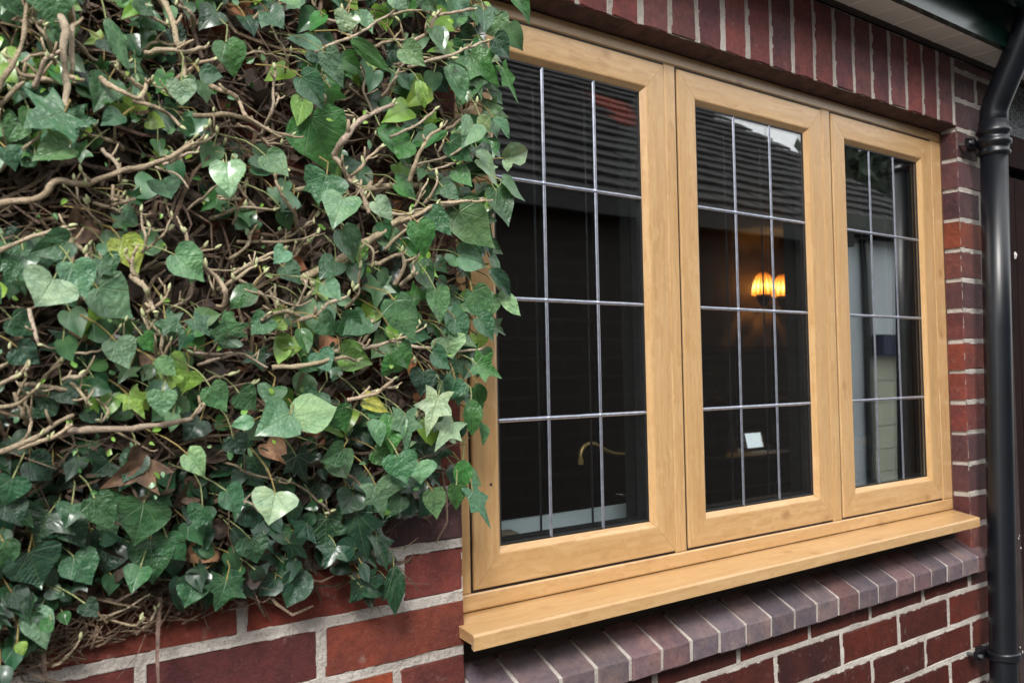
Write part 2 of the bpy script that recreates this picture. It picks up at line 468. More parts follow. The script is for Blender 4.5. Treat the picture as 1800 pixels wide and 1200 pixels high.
for i in range(-4, 18):
    x1 = -.0247 + (i-16)*H + H if i != 17 else .0503+.0
    x1 = -.0247 + (i-16)*H
    x0 = x1-H
    if i == 17: pass
    if x1 < XL+.02 or x0 < XL-.012: continue
    o = link('sill_brick', R.choice(rms), wall)
    m = Matrix.Rotation(R.uniform(-.006, .006), 4, 'Z'); m.translation = Vector(((x0+x1)/2, R.uniform(-.0012, .0012), R.uniform(-.0008, .0008))); place(o, m)
    c = R.choice(PAL_ROW); k = R.uniform(.7, 1.1); o.color = (c[0]*k*.86, c[1]*k*.88, c[2]*k*.92, 1)
mb = MB()   # mortar bed of the rowlock course
x0, x1 = XL-.001, .0475
pr_ = [(-.0225, -.1805), (-.0235, -.1455), (-.0205, -.1435), (.06, -.1020), (.06, -.1805)]
mb.add([(x, a, b_) for x in (x0, x1) for a, b_ in pr_], [(0,1,2,3,4),(9,8,7,6,5)]+[(k,(k+1)%5+0,(k+1)%5+5,k+5) for k in range(5)])
mb.build('sill_mortar', M_MORTAR, wall)

# ------------------------------------------------------------------ window
YF, YS, YG = .0416, .0403, .0498
win = empty('casement_window', ((XL)/2, YF, OPB), 'three light oak coloured casement window with leaded glass in the brick wall', 'window')
FT, FB = .8975, -.0399
frame = empty('outer_frame', (0, 0, 0), None, None); frame.parent = win; frame.location = -Vector(win.location)
def member(name, a, b, axis, parent, ch=.0025, d=.045, y=YF):
    """bar with chamfered front arrises; a,b = (x,z) corners; axis of grain"""
    x0, z0 = a; x1, z1 = b
    mb = MB()
    o = [(x0,z0),(x1,z0),(x1,z1),(x0,z1)]; i_ = [(x0+ch,z0+ch),(x1-ch,z0+ch),(x1-ch,z1-ch),(x0+ch,z1-ch)]
    vs = [(p[0], y, p[1]) for p in i_]+[(p[0], y+ch*.8, p[1]) for p in o]+[(p[0], y+d, p[1]) for p in o]
    fs = [(0,1,2,3)]+[(k,k+4,(k+1)%4+4,(k+1)%4) for k in range(4)]+[(k+4,k+8,(k+1)%4+8,(k+1)%4+4) for k in range(4)]+[(11,10,9,8)]
    mb.add(vs, fs)
    return mb.build(name, M_OAKX if axis == 'x' else M_OAKZ, parent)
S = [(-1.4846, -1.0342), (-.9973, -.5301), (-.4901, -.0523)]; SB, ST = -.0077, .8693
GAP = .0045; GV = .0046
member('head', (XL+.001, ST+GAP), (XR-.001, FT), 'x', frame)
member('bottom_rail', (XL+.001, FB+.0016), (XR-.001, SB-GAP), 'x', frame)
ups = [(XL+.001, S[0][0]-GV), (S[0][1]+GV*.6, S[1][0]-GV), (S[1][1]+GV*.6, S[2][0]-GV), (S[2][1]+GV*.6, XR-.001)]
for i, (a, b_) in enumerate(ups):
    member('jamb' if i in (0, 3) else 'mullion', (a, SB-GAP+.0004), (b_, ST+GAP-.0004), 'z', frame)
# dark seal deep in the gap round each sash
sd = MB()
for a, b_ in S:
    sd.box((a-.008, YF+.0028, SB-.008), (b_+.008, YF+.040, SB+.006)); sd.box((a-.008, YF+.0028, ST-.006), (b_+.008, YF+.040, ST+.008))
    sd.box((a-.008, YF+.0032, SB), (a+.006, YF+.041, ST)); sd.box((b_-.006, YF+.0032, SB), (b_+.008, YF+.041, ST))
sd.build('seal', M_GASKET, win)
q = MB(); q.box((XL+.001, YF+.006, FB-.012), (XR-.001, YF+.04, FB+.0016)); q.build('sill_joint', M_GASKET, win)
# sealant line at the reveal
M_CAULK = simple('brown_sealant', (.10, .045, .025), .6, 0, 30)
ck = MB(); ck.box((XR-.002, .040, FB-.01), (XR+.0012, .05, FT)); ck.build('sealant', M_CAULK, win)

def sash_member(side, x0, x1, z0, z1, parent):
    """mitred bar: profile from outer edge to glass. side in l r t b"""
    W = .0496          # face width
    prof = [(.0, YS+.0225), (.0, YS+.0022), (.0008, YS+.0006), (.0025, YS), (.030, YS-.0003), (W-.003, YS), (W-.0008, YS+.0007), (W+.0075, YG-.001), (W+.009, YG+.0006), (W+.009, YG+.004), (.004, YG+.004)]
    vs = []; n = len(prof)
    for end in (0, 1):
        for d, y in prof:
            if side == 'b': p = (x0+d if end == 0 else x1-d, y, z0+d)
            if side == 't': p = (x0+d if end == 0 else x1-d, y, z1-d)
            if side == 'l': p = (x0+d, y, z0+d if end == 0 else z1-d)
            if side == 'r': p = (x1-d, y, z0+d if end == 0 else z1-d)
            g_ = .0003*(1 if end == 0 else -1)
            p = (p[0]+g_, p[1], p[2]) if side in 'tb' else (p[0], p[1], p[2]+g_)
            vs.append(p)
    fs = [(k, (k+1) % n, (k+1) % n+n, k+n) for k in range(n)]
    fs += [tuple(range(n-1, -1, -1)), tuple(range(n, 2*n))]
    mb = MB(); mb.add(vs, fs)
    o = mb.build('stile' if side in 'lr' else 'rail', M_OAKZ if side in 'lr' else M_OAKX, parent)
    bmn = bmesh.new(); bmn.from_mesh(o.data); bmesh.ops.recalc_face_normals(bmn, faces=bmn.faces); bmn.to_mesh(o.data); bmn.free()
GI = .0496+.0088
for si, (a, b_) in enumerate(S):
    s = empty('sash', (0, 0, 0), ['left casement partly behind the ivy', 'middle casement', 'right casement'][si], None)
    s.parent = win; s.location = -Vector(win.location)
    for side in 'lrtb': sash_member(side, a, b_, SB, ST, s)
    gx0, gx1, gz0, gz1 = a+GI, b_-GI, SB+GI, ST-GI
    q = MB(); t = .002; y0, y1 = YG+.0285, YS+.062
    q.box((a+.004, y0, SB+.004), (b_-.004, y1, gz0+t)); q.box((a+.004, y0, gz1-t), (b_-.004, y1, ST-.004))
    q.box((a+.004, y0+.0003, gz0+t), (gx0+t, y1, gz1-t)); q.box((gx1-t, y0+.0003, gz0+t), (b_-.004, y1, gz1-t)); q.build('inner_bead', M_SPACER, s)
    q = MB(); t = .0; q.box((gx0-.006, YG+.005, gz0-.02), (gx0-.0045, YG+.0285, gz1+.02)); q.box((gx1+.0045, YG+.005, gz0-.02), (gx1+.006, YG+.0285, gz1+.02)); q.build('edge_tape', M_GASKET, s)
    # glazing gasket
    q = MB(); t = .0022; y0, y1 = YG-.0006, YG+.006
    q.box((gx0-.002, y0, gz0-.002), (gx1+.002, y1, gz0+t)); q.box((gx0-.002, y0, gz1-t), (gx1+.002, y1, gz1+.002))
    q.box((gx0-.002, y0+.0002, gz0+t), (gx0+t, y1, gz1-t)); q.box((gx1-t, y0+.0002, gz0+t), (gx1+.002, y1, gz1-t)); q.build('gasket', M_GASKET, s)
    # double glazed unit: outer sheet, inner sheet, dark spacer frame
    for yy in (YG+.001, YG+.021):
        q = MB(); q.box((gx0-.004, yy, gz0-.004), (gx1+.004, yy+.004, gz1+.004)); q.build('glass_sheet', M_GLASS if yy < YG+.01 else M_GLASS_IN, s)
    q = MB(); t = .007; y0, y1 = YG+.0055, YG+.0205
    q.box((gx0-.004, y0, gz0-.004), (gx1+.004, y1, gz0+t)); q.box((gx0-.004, y0, gz1-t), (gx1+.004, y1, gz1+.004))
    q.box((gx0-.004, y0+.0003, gz0+t), (gx0+t, y1, gz1-t)); q.box((gx1-t, y0+.0003, gz0+t), (gx1+.004, y1, gz1-t)); q.build('spacer', M_SPACER, s)
    # leadwork: 3 x 4 lights
    vx = [gx0+(gx1-gx0)*k/3 for k in (1, 2)]
    if si == 0: vx = [-1.3215, -1.2045]
    hz = [gz0+(gz1-gz0)*k/4 for k in (1, 2, 3)]
    def strip(p0, p1, horiz, y, sgn=-1, wd=.0031):
        ml = M_LEAD if sgn < 0 else M_LEADIN
        prof = [(-wd, 0), (-wd*.62, sgn*.0018), (0, sgn*.0025), (wd*.62, sgn*.0018), (wd, 0)]
        vs = []; K = 14
        for k in range(K+1):
            t_ = k/K
            for d, h_ in prof:
                wv = noise.noise(Vector((p0[0]*50+p0[1]*31+t_*9, y*99, 0)))*.0003
                if horiz: vs.append((p0[0]+(p1[0]-p0[0])*t_, y+h_, p0[1]+d+wv))
                else: vs.append((p0[0]+d+wv, y+h_*.92, p0[1]+(p1[1]-p0[1])*t_))
        fs = []
        for k in range(K):
            for i in range(4): fs.append((k*5+i, k*5+i+1, k*5+i+6, k*5+i+5))
        q = MB(); q.add(vs, fs); o = q.build('lead_strip', ml, s, smooth=True)
        bmn = bmesh.new(); bmn.from_mesh(o.data); bmesh.ops.recalc_face_normals(bmn, faces=bmn.faces)
        f0 = bmn.faces[:] ; 
        if f0[0].normal.y*sgn < 0: bmesh.ops.reverse_faces(bmn, faces=bmn.faces)
        bmn.to_mesh(o.data); bmn.free()
    for x in vx: strip((x, gz0), (x, gz1), False, YG+.001)
    for z in hz: strip((gx0, z), (gx1, z), True, YG+.001)
    for x in vx: strip((x, gz0), (x, gz1), False, YG+.025, 1, .0024)
    q = MB()
    for x in vx:
        for z in hz: 
            vs = []; sg = 10
            for i, (rr_, yy_) in enumerate(((1.0, YG+.0008), (.8, YG-.0013), (.35, YG-.0023))):
                for kk in range(sg): vs.append((x+.0047*rr_*math.cos(kk*6.2832/sg), yy_, z+.0042*rr_*math.sin(kk*6.2832/sg)))
            q.add(vs, [(i*sg+kk, i*sg+(kk+1) % sg, (i+1)*sg+(kk+1) % sg, (i+1)*sg+kk) for i in range(2) for kk in range(sg)]+[tuple(range(2*sg, 3*sg))])
    o = q.build('solder_joint', M_LEAD, s, smooth=True)
# screw hole in the left stile
q = MB(); p = atY(863, 851, YS-.0006); q.tube([(p.x, YS-.0009, p.z), (p.x, YS+.001, p.z)], .0022, 10); q.build('drain_hole', M_GASKET, win)
# projecting sill board
sb = MB()
yb, yf_ = YF+.004, -.0529
prof = [(yb, FB), (yf_+.004, -.0420), (yf_+.001, -.0432), (yf_, -.0452), (yf_, -.0634), (yf_+.012, -.0634), (yf_+.012, -.058), (yb, -.056)]
n = len(prof)
def xl(y): return XL+.0008 if y > -.001 else -1.558
def xr(y): return -.0012 + (yf_*0) if y > .03 else -.062
vs = [(XL+.0008 if y > 0 else XL+y*.44, y, z) for y, z in prof] + [((-.0012 if y > .02 else -.066), y, z) for y, z in prof]
fs = [(k, (k+1) % n, (k+1) % n+n, k+n) for k in range(n)] + [tuple(range(n-1, -1, -1)), tuple(range(n, 2*n))]
sb.add(vs, fs); o = sb.build('sill_board', M_OAKX, win)
for q in (o,):
    bmn = bmesh.new(); bmn.from_mesh(q.data); bmesh.ops.recalc_face_normals(bmn, faces=bmn.faces); bmn.to_mesh(q.data); bmn.free()
# dark timber packer under the board
q = MB(); q.box((XL, YF-.004, -.13), (XR, .09, FB-.012)); q.build('sill_packer', simple('dark_packer', (.04, .033, .03), .9, 0, 20), win)

# ------------------------------------------------------------------ eaves: soffit boards, fascia, gutter
M_UPVC = simple('grey_soffit', (.58, .56, .53), .5, 0, 6, .06); M_BEAD = simple('pale_bead', (.8, .78, .75), .4, 0, 6, .05)
eav = empty('roof_eaves', (-1, -.05, SOF), 'grey boarded soffit with pale joints and dark green fascia above the wall', 'eaves')
x = -.5105+.095*0
xj = [-.506+.0915*k for k in range(-30, 26)]
for a, b_ in zip(xj[:-1], xj[1:]):
    q = MB(); q.box((a+.0012, -.0955, SOF), (b_-.0035, -.002, SOF+.008)); so_ = q.build('soffit_board', M_UPVC, eav)
    q = MB(); q.box((b_-.0035, -.0955, SOF-.0012), (b_+.0006, -.016, SOF+.008)); q.build('joint_bead', M_BEAD, eav)
q = MB(); q.box((-3.4, -.018, SOF-.004), (3.6, -.002, SOF-.0005)); q.build('soffit_trim', simple('black_trim', (.02, .018, .018), .6), eav)
M_GREEN = simple('dark_green_gloss', (.008, .028, .022), .16, 0, 4, .2)
q = MB(); q.box((-3.3, -.113, SOF-.006), (3.6, -.0965, SOF+.20)); q.build('fascia', M_GREEN, eav)
q = MB(); q.box((-3.3, -.1, SOF+.2), (3.6, 3.2, SOF+.24)); q.build('roof_deck', simple('slate_roof', (.06, .055, .055), .8, 0, 10, .4, .5), eav)
gut = empty('gutter', (0, -.16, SOF+.1), 'dark green half round gutter fixed along the fascia at top right', 'gutter')
q = MB(); rr = .052; cy, cz = -.168, SOF+.125
prof = [(cy+rr*math.cos(t_), cz+rr*math.sin(t_)) for t_ in [math.pi+math.pi*k/14 for k in range(15)]]
prof2 = [(cy+(rr-.003)*math.cos(t_), cz+(rr-.003)*math.sin(t_)) for t_ in [2*math.pi-math.pi*k/14 for k in range(15)]]
pp = prof+prof2; n = len(pp)
vs = [(x, a, b_) for x in (-3.2, 3.6) for a, b_ in pp]; fs = [(k, (k+1) % n, (k+1) % n+n, k+n) for k in range(n)]
q.add(vs, fs); q.build('channel', M_GREEN, gut, smooth=False)
for x in (-1.6, -.75, .1, .95):
    q = MB(); vs = []
    for xx in (x-.012, x+.012):
        for k in range(15):
            t_ = math.pi+math.pi*k/14; vs.append((xx, cy+(rr+.003)*math.cos(t_), cz+(rr+.003)*math.sin(t_)))
    q.add(vs, [(k, k+1, k+16, k+15) for k in range(14)]); q.build('gutter_bracket', M_GREEN, gut)

# ------------------------------------------------------------------ downpipe
M_BLK = simple('black_pipe', (.0045, .006, .009), .36, 0, 8, .3, .05)
P0 = Vector((.050, -.062, 0))
pipe = empty('downpipe', (P0.x, P0.y, GZ), 'black round downpipe with swan neck at right end of the wall', 'downpipe')
RP = .0315
def pipe_x(z): return .046 + (z-.5)*.042
q = MB(); q.tube([(pipe_x(z), P0.y, z) for z in (GZ+.02, -.4, 0, .4, .84)], RP, 28); q.build('pipe', M_BLK, pipe, smooth=True)
def lathe(name, c, prof, parent, m=M_BLK, seg=32):
    q = MB(); vs = []; fs = []
    for z, r_ in prof:
        for k in range(seg):
            a = 2*math.pi*k/seg; vs.append((c[0]+r_*math.cos(a), c[1]+r_*math.sin(a), z))
    for i in range(len(prof)-1):
        for k in range(seg):
            k2 = (k+1) % seg; fs.append((i*seg+k, i*seg+k2, (i+1)*seg+k2, (i+1)*seg+k))
    fs.append(tuple(range(seg-1, -1, -1))); fs.append(tuple(range((len(prof)-1)*seg, len(prof)*seg)))
    q.add(vs, fs); return q.build(name, m, parent, smooth=True)
zc = .905
lathe('socket', (pipe_x(.87), P0.y), [(.828, RP+.001), (.832, RP+.006), (.838, RP+.0065), (.842, RP+.003), (.852, RP+.003), (.856, RP+.009), (.866, RP+.0095), (.870, RP+.004), (.880, RP+.004), (.884, RP+.009), (.892, RP+.009), (.897, RP+.003), (.915, RP+.002)], pipe)
# swan neck, out to the gutter outlet
a0 = Vector((pipe_x(.9), P0.y, .885)); a1 = Vector((pipe_x(.92), P0.y-.002, .945)); a2 = Vector((.055, -.150, 1.115)); a3 = Vector((.055, -.166, 1.16)); a4 = Vector((.055, -.168, 1.22))
def bez(ps, n=10):
    out = []
    for i in range(n+1):
        t_ = i/n; q_ = ps[:]
        while len(q_) > 1: q_ = [q_[k].lerp(q_[k+1], t_) for k in range(len(q_)-1)]
        out.append(q_[0])
    return out
path = [a0, a0.lerp(a1, .75)] + bez([a0.lerp(a1, .75), a1, a1.lerp(a2, .12)], 6)[1:] + [a1.lerp(a2, .5)] + bez([a1.lerp(a2, .88), a2, a2.lerp(a3, .8)], 6) + [a3, a4]
q = MB(); q.tube(path, RP+.001, 28); q.build('swan_neck', M_BLK, pipe, smooth=True)
lathe('outlet_collar', (.055, -.167), [(1.150, RP+.002), (1.154, RP+.007), (1.163, RP+.008), (1.168, RP+.004), (1.19, RP+.005), (1.193, RP+.010), (1.203, RP+.011), (1.21, RP+.006), (1.24, RP+.006)], pipe)
def bracket(z):
    cx = pipe_x(z); br = empty('bracket', (0, 0, 0), None, None); br.parent = pipe; br.location = -Vector(pipe.location)
    q = MB(); vs = []; seg = 28
    pr_ = [(-.010, RP+.0005), (-.009, RP+.005), (-.004, RP+.0065), (0, RP+.0045), (.004, RP+.0065), (.009, RP+.005), (.010, RP+.0005)]
    q2 = lathe('clip', (cx, P0.y), [(z+a, r_) for a, r_ in pr_], br)
    q = MB(); q.box((cx-.058, -.028, z-.010), (cx+.058, -.018, z+.010)); q.box((cx-.012, -.03, z-.009), (cx+.012, .001, z+.009)); q.build('back_plate', M_BLK, br)
    for sx in (-.05, .05):
        q = MB(); q.tube([(cx+sx, -.036, z), (cx+sx, .002, z)], .0045, 8); q.build('bolt', simple('steel_bolt', (.3, .32, .34), .35, .9, 40), br, smooth=False)
    return br
bracket(.862); bracket(-.375)

# ------------------------------------------------------------------ right hand side: painted door frame, pebbledash
gate = empty('side_gate', (.45, .02, GZ), 'dark maroon painted timber gate and post right of the black downpipe', 'gate')
M_MAR = simple('maroon_paint', (.010, .0034, .0032), .85, 0, 12, .35, .15); M_MAR.node_tree.nodes['Principled BSDF'].inputs['Specular IOR Level'].default_value = .12
q = MB(); q.box((.212, -.012, GZ), (.245, .10, .93)); q.build('post', simple('maroon_post', (.022, .011, .010), .8, 0, 30, .5, .2), gate)
for k in range(7):
    q = MB(); q.box((.25+k*.098, .012, GZ+.03), (.25+k*.098+.094, .032, .82)); q.build('board', M_MAR, gate)
q = MB(); q.box((.247, .0, .845), (.998, .05, .93)); q.build('head_rail', M_MAR, gate)
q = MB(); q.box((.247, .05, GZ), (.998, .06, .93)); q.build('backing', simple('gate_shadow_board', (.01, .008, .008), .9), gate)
for k in range(26):
    z = R.uniform(-.9, .85); q = MB(); c = Vector((R.uniform(.214, .242), -.0125, z)); r_ = R.uniform(.0006, .0022)
    if k == 0: c = atY(1784, 448, .011); r_ = .005
    q.tube([(c.x, c.y, c.z-r_*2.2), (c.x, c.y-.001, c.z), (c.x, c.y, c.z+r_*1.6)], [r_*.5, r_, r_*.4], 6); q.build('paint_drip', simple('white_drip', (.5, .48, .45), .6) if k == 0 else bpy.data.materials['white_drip'], gate)
pw = empty('pebbledash_wall', (.6, .05, .93), 'grey pebbledashed wall band above the dark maroon gate', 'wall')
m_peb, nt, b = mat('pebbledash'); tc = nt.nodes.new('ShaderNodeTexCoord'); vo = nt.nodes.new('ShaderNodeTexVoronoi'); vo.inputs['Scale'].default_value = 130
nt.links.new(tc.outputs['Object'], vo.inputs['Vector'])
nt.links.new(mixc(nt, ramp(nt, vo.outputs['Distance'], [(.2,(1,1,1)),(.7,(0,0,0))]), (.03,.033,.036), ramp(nt, vo.outputs['Color'], [(.2,(.05,.058,.062)),(.8,(.20,.215,.225))])), b.inputs['Base Color'])
bump(nt, b, mth(nt, 'SUBTRACT', 1, vo.outputs['Distance']), 1, .004); b.inputs['Roughness'].default_value = .8
q = MB(); q.box((.262, .004, .932), (.998, .09, SOF-.006)); q.build('render_panel', m_peb, pw)

# ------------------------------------------------------------------ room behind the window
def room_mat(name, col, r=.8, sc_=3, a=.12): return simple(name, col, r, 0, sc_, a)
rm = empty('kitchen_room', (1, 1.6, GZ), 'dim room seen through the leaded window with tan upper wall and green dado', 'room')
def pane(name, a, b_, m, parent): q = MB(); q.box(a, b_); return q.build(name, m, parent)
CE = 1.32
pane('back_wall', (-3, 3.0, .46), (6, 3.1, CE), room_mat('tan_wall', (.13, .083, .045)), rm)
pane('dado', (-3, 2.985, GZ), (6, 3.1, .455), room_mat('green_dado', (.03, .034, .02)), rm)
pane('picture_rail', (-3, 2.965, .455), (6, 3.0, .49), room_mat('rail_wood', (.06, .035, .02)), rm)
pane('floor', (-3, .2, GZ), (6, 3.1, GZ+.02), room_mat('floor_tiles', (.06, .045, .035)), rm)
pane('ceiling', (-3, .2, CE), (6, 3.1, CE+.05), room_mat('ceiling', (.07, .065, .06)), rm)
pane('left_wall', (-3.1, .2, GZ), (-3, 3.1, CE), room_mat('side_wall', (.12, .11, .085)), rm)
pane('right_wall', (6, .2, GZ), (6.1, 3.1, CE), room_mat('side_wall_r', (.12, .11, .085)), rm)
pane('front_wall_left', (-3, .2, GZ), (XL, .25, CE), bpy.data.materials['side_wall'], rm)
pane('front_wall_right', (XR, .2, GZ), (6, .25, CE), bpy.data.materials['side_wall'], rm)
pane('front_wall_low', (XL, .2, GZ), (XR, .25, -.06), bpy.data.materials['side_wall'], rm)
pane('front_wall_top', (XL, .2, .91), (XR, .25, CE), bpy.data.materials['side_wall'], rm)
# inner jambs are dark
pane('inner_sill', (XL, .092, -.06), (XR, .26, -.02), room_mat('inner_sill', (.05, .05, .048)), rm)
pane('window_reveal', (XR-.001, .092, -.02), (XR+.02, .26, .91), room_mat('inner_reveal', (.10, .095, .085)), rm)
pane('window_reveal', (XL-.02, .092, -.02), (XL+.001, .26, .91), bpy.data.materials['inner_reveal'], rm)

t = empty('tray', (-1.2, .17, -.02), 'pale blue tray on the inner sill behind the left casement', 'tray')
m_tray = simple('pale_blue_enamel', (.74, .82, .88), .4, 0, 4, .05)
q = MB(); q.box((-1.5, .10, -.0195), (-.955, .225, .018)); q.build('base', m_tray, t)
q = MB(); q.box((-1.5, .225, -.0195), (-.955, .237, .052)); q.build('rim', m_tray, t)
q = MB(); c = atY(1118, 907, .10); q.tube([(c.x, .0985, c.z), (c.x, .104, c.z)], .005, 12); q.build('screw_cover', M_SPACER, t)
st = MB(); vs = []; fs = []
c = atY(884, 945, .135); c.z = .034
for i in range(9):
    for k in range(14):
        th = math.pi*i/8; ph = 2*math.pi*k/14
        p = Vector((math.sin(th)*math.cos(ph), math.sin(th)*math.sin(ph), math.cos(th))); s_ = 1+.15*noise.noise(p*1.7)
        vs.append(c+Vector((p.x*.040*s_, p.y*.028*s_, p.z*.022*s_)))
for i in range(8):
    for k in range(14): fs.append((i*14+k, (i+1)*14+k, (i+1)*14+(k+1)%14, i*14+(k+1)%14))
st.add(vs, fs); tag(st.build('pebble', simple('pebble_stone', (.24, .20, .15), .7, 0, 40, .4, .3), smooth=True), 'rounded brown pebble lying in the pale tray behind the left casement', 'pebble')
# brass tap
M_BRASS = simple('brass', (.85, .60, .24), .42, .7, 20, .15)
tp = empty('kitchen_tap', (-.83, .36, -.1), 'curved brass kitchen tap seen through the left casement', 'tap')
def px(pts, Y): return [atY(a, b_, Y) for a, b_ in pts]
def smooth_path(pts, k=4):
    out = []
    for i in range(len(pts)-1):
        p0 = pts[max(i-1, 0)]; p1 = pts[i]; p2 = pts[i+1]; p3 = pts[min(i+2, len(pts)-1)]
        for j in range(k):
            t_ = j/k
            out.append(.5*((2*p1)+(p2-p0)*t_+(2*p0-5*p1+4*p2-p3)*t_*t_+(-p0+3*p1-3*p2+p3)*t_**3))
    out.append(pts[-1]); return out
q = MB(); q.tube(smooth_path(px([(1021, 813), (1021, 798), (1027, 784), (1040, 779), (1054, 784), (1070, 794), (1090, 798), (1112, 795), (1124, 793)], .35)), .0042, 8); q.build('spout', M_BRASS, tp, smooth=True)
q = MB(); q.tube(px([(1021, 806), (1021, 816)], .35), .0062, 10); q.build('nozzle', M_BRASS, tp)
q = MB(); q.tube(px([(1124, 793), (1124, 860), (1124, 930)], .35), .0085, 10); q.build('stem', M_BRASS, tp)
q = MB(); q.tube(px([(1082, 868), (1096, 870), (1112, 871)], .35), [.002, .0035, .0045], 8); q.build('lever', simple('chrome_lever', (.7, .68, .6), .2, .9), tp, smooth=True)
# hanging glass ornament
orn = empty('hanging_ornament', atY(1103, 560, .14), 'small glass drop on a beaded string hanging inside the left casement', 'ornament')
mo = simple('bright_glass', (.75, .78, .8), .15, .8)
q = MB(); q.tube(smooth_path(px([(1112, 553), (1100, 562), (1094, 580), (1093, 600), (1096, 640)], .14)), .0006, 5); q.build('string', mo, orn)
q = MB(); q.tube(px([(1113, 551), (1108, 560), (1101, 570)], .14), [.0006, .0022, .0008], 8); q.build('glass_drop', mo, orn)
for (a, b_) in ((1092, 597), (1092, 605), (1093, 613), (1094, 621), (1095, 630)):
    q = MB(); cc = atY(a, b_, .138); q.tube([(cc.x, cc.y, cc.z-.0014), cc, (cc.x, cc.y, cc.z+.0014)], [.0004, .0013, .0004], 6); q.build('bead', mo, orn)

# wall lamp
lp = empty('wall_lamp', (3.4, 2.96, .9), 'lit twin wall lamp with small amber pleated shades on the back wall', 'lamp')
M_IRON = simple('black_iron', (.015, .012, .01), .5, .5, 20)
m_sh, nt, b = mat('amber_shade'); nt.nodes.remove(b)
em = nt.nodes.new('ShaderNodeEmission'); tc = nt.nodes.new('ShaderNodeTexCoord'); sp = nt.nodes.new('ShaderNodeSeparateXYZ')
uvn = nt.nodes.new('ShaderNodeUVMap'); nt.links.new(uvn.outputs[0], sp.inputs[0])
wv = mth(nt, 'SINE', mth(nt, 'MULTIPLY', sp.outputs[0], 2*math.pi*14)); 
v1 = mth(nt, 'MULTIPLY', mth(nt, 'SUBTRACT', 1.0, mth(nt, 'ABSOLUTE', mth(nt, 'SUBTRACT', sp.outputs[1], .35))), mth(nt, 'ADD', .9, mth(nt, 'MULTIPLY', wv, .12)))
nt.links.new(ramp(nt, v1, [(.3, (.75, .13, .006)), (.7, (.95, .30, .03)), (1.0, (1, .62, .16))]), em.inputs[0]); nt.links.new(mth(nt, 'MULTIPLY', mth(nt, 'POWER', v1, 2.2), 4.6), em.inputs[1])
nt.links.new(em.outputs[0], nt.nodes['Material Output'].inputs[0])
for (a, b_) in ((1342, 497), (1377, 500)):
    c = atY(a, b_, 2.86); q = MB(); vs = []; uvs = []; seg = 28
    for i, (dz, r_) in enumerate(((-.085, .080), (-.045, .077), (0, .067), (.045, .050), (.070, .028))):
        for k in range(seg):
            an = 2*math.pi*k/seg; rr_ = r_*(1+.03*math.cos(an*14)); vs.append((c.x+rr_*math.cos(an), c.y+rr_*math.sin(an), c.z+dz)); uvs.append((k/seg, i/4))
    q.add(vs, [(i*seg+k, i*seg+(k+1) % seg, (i+1)*seg+(k+1) % seg, (i+1)*seg+k) for i in range(4) for k in range(seg)], uvs); q.build('lamp_shade', m_sh, lp, smooth=True)
    q = MB(); q.tube([(c.x, c.y, c.z-.16), (c.x, c.y, c.z-.10), (c.x, c.y, c.z-.076)], [.02, .055, .05], 12); q.build('lamp_cup', M_IRON, lp)
    q = MB(); q.tube(smooth_path([Vector((c.x, c.y, c.z-.15)), Vector((3.44, 2.9, c.z-.2)), Vector((3.46, 2.985, c.z-.14))]), .010, 8); q.build('lamp_arm', M_IRON, lp)
    l = bpy.data.lights.new('bulb', 'POINT'); l.energy = 3.2; l.color = (1, .50, .15); l.shadow_soft_size = .012
    lo = bpy.data.objects.new('bulb', l); COL.objects.link(lo); lo.location = (c.x, c.y, c.z+.02)
# sideboard and what stands on it
sbd = empty('sideboard', (3.2, 2.75, GZ), 'grey painted sideboard against the back wall of the room', 'sideboard')
M_SB = room_mat('grey_sideboard', (.6, .62, .58)); M_SBD = room_mat('grey_sideboard_front', (.30, .31, .29))
zt = atY(1320, 790, 2.8).z
pane('top', (2.1, 2.5, zt-.035), (4.6, 2.98, zt), M_SB, sbd)
for k in range(4): pane('drawer', (2.15+k*.6, 2.52, zt-.19), (2.15+k*.6+.58, 2.6, zt-.045), M_SBD, sbd)
pane('carcass', (2.12, 2.6, GZ+.02), (4.55, 2.96, zt-.036), room_mat('dark_carcass', (.02, .02, .018)), sbd)
def glow_mat():  # glow added so the pale picture shows in the dim room
    m, nt, b = mat('picture_glow'); b.inputs['Base Color'].default_value = (.4, .42, .42, 1); b.inputs['Emission Color'].default_value = (.85, .95, 1, 1); b.inputs['Emission Strength'].default_value = .7; return m
def stand_box(name, label, cat, pts, Y, dp, m, inner=None, tilt=0):
    (ax, ay), (bx, by) = pts; p, r_ = atY(ax, by, Y), atY(bx, ay, Y); wd, ht = abs(r_.x-p.x), r_.z-p.z
    e = empty(name, ((p.x+r_.x)/2, Y, zt), label, cat)
    q = MB(); t_ = .022 if inner else 0
    if inner:
        q.box((-wd/2, 0, 0), (wd/2, dp, t_)); q.box((-wd/2, 0, ht-t_), (wd/2, dp, ht)); q.box((-wd/2, 0, t_), (-wd/2+t_, dp, ht-t_)); q.box((wd/2-t_, 0, t_), (wd/2, dp, ht-t_))
        o = q.build('frame', m, e); o.location = (0, 0, 0)
        q = MB(); q.box((-wd/2+t_, dp*.4, t_), (wd/2-t_, dp*.7, ht-t_)); o = q.build('picture', inner, e); o.location = (0, 0, 0)
    e.rotation_euler = (tilt, 0, 0); return e, wd, ht
stand_box('photo_frame', 'small photo frame with pale picture given an added glow on the sideboard', 'photo frame', ((1312, 748), (1347, 789)), 2.72, .02, room_mat('wood_frame', (.3, .2, .12)), glow_mat(), -.22)
stand_box('photo_frame', 'dark photo frame leaning left of the pale picture', 'photo frame', ((1268, 742), (1296, 788)), 2.74, .02, room_mat('dark_frame', (.45, .42, .38)), room_mat('dark_print', (.05, .05, .05)), -.22)
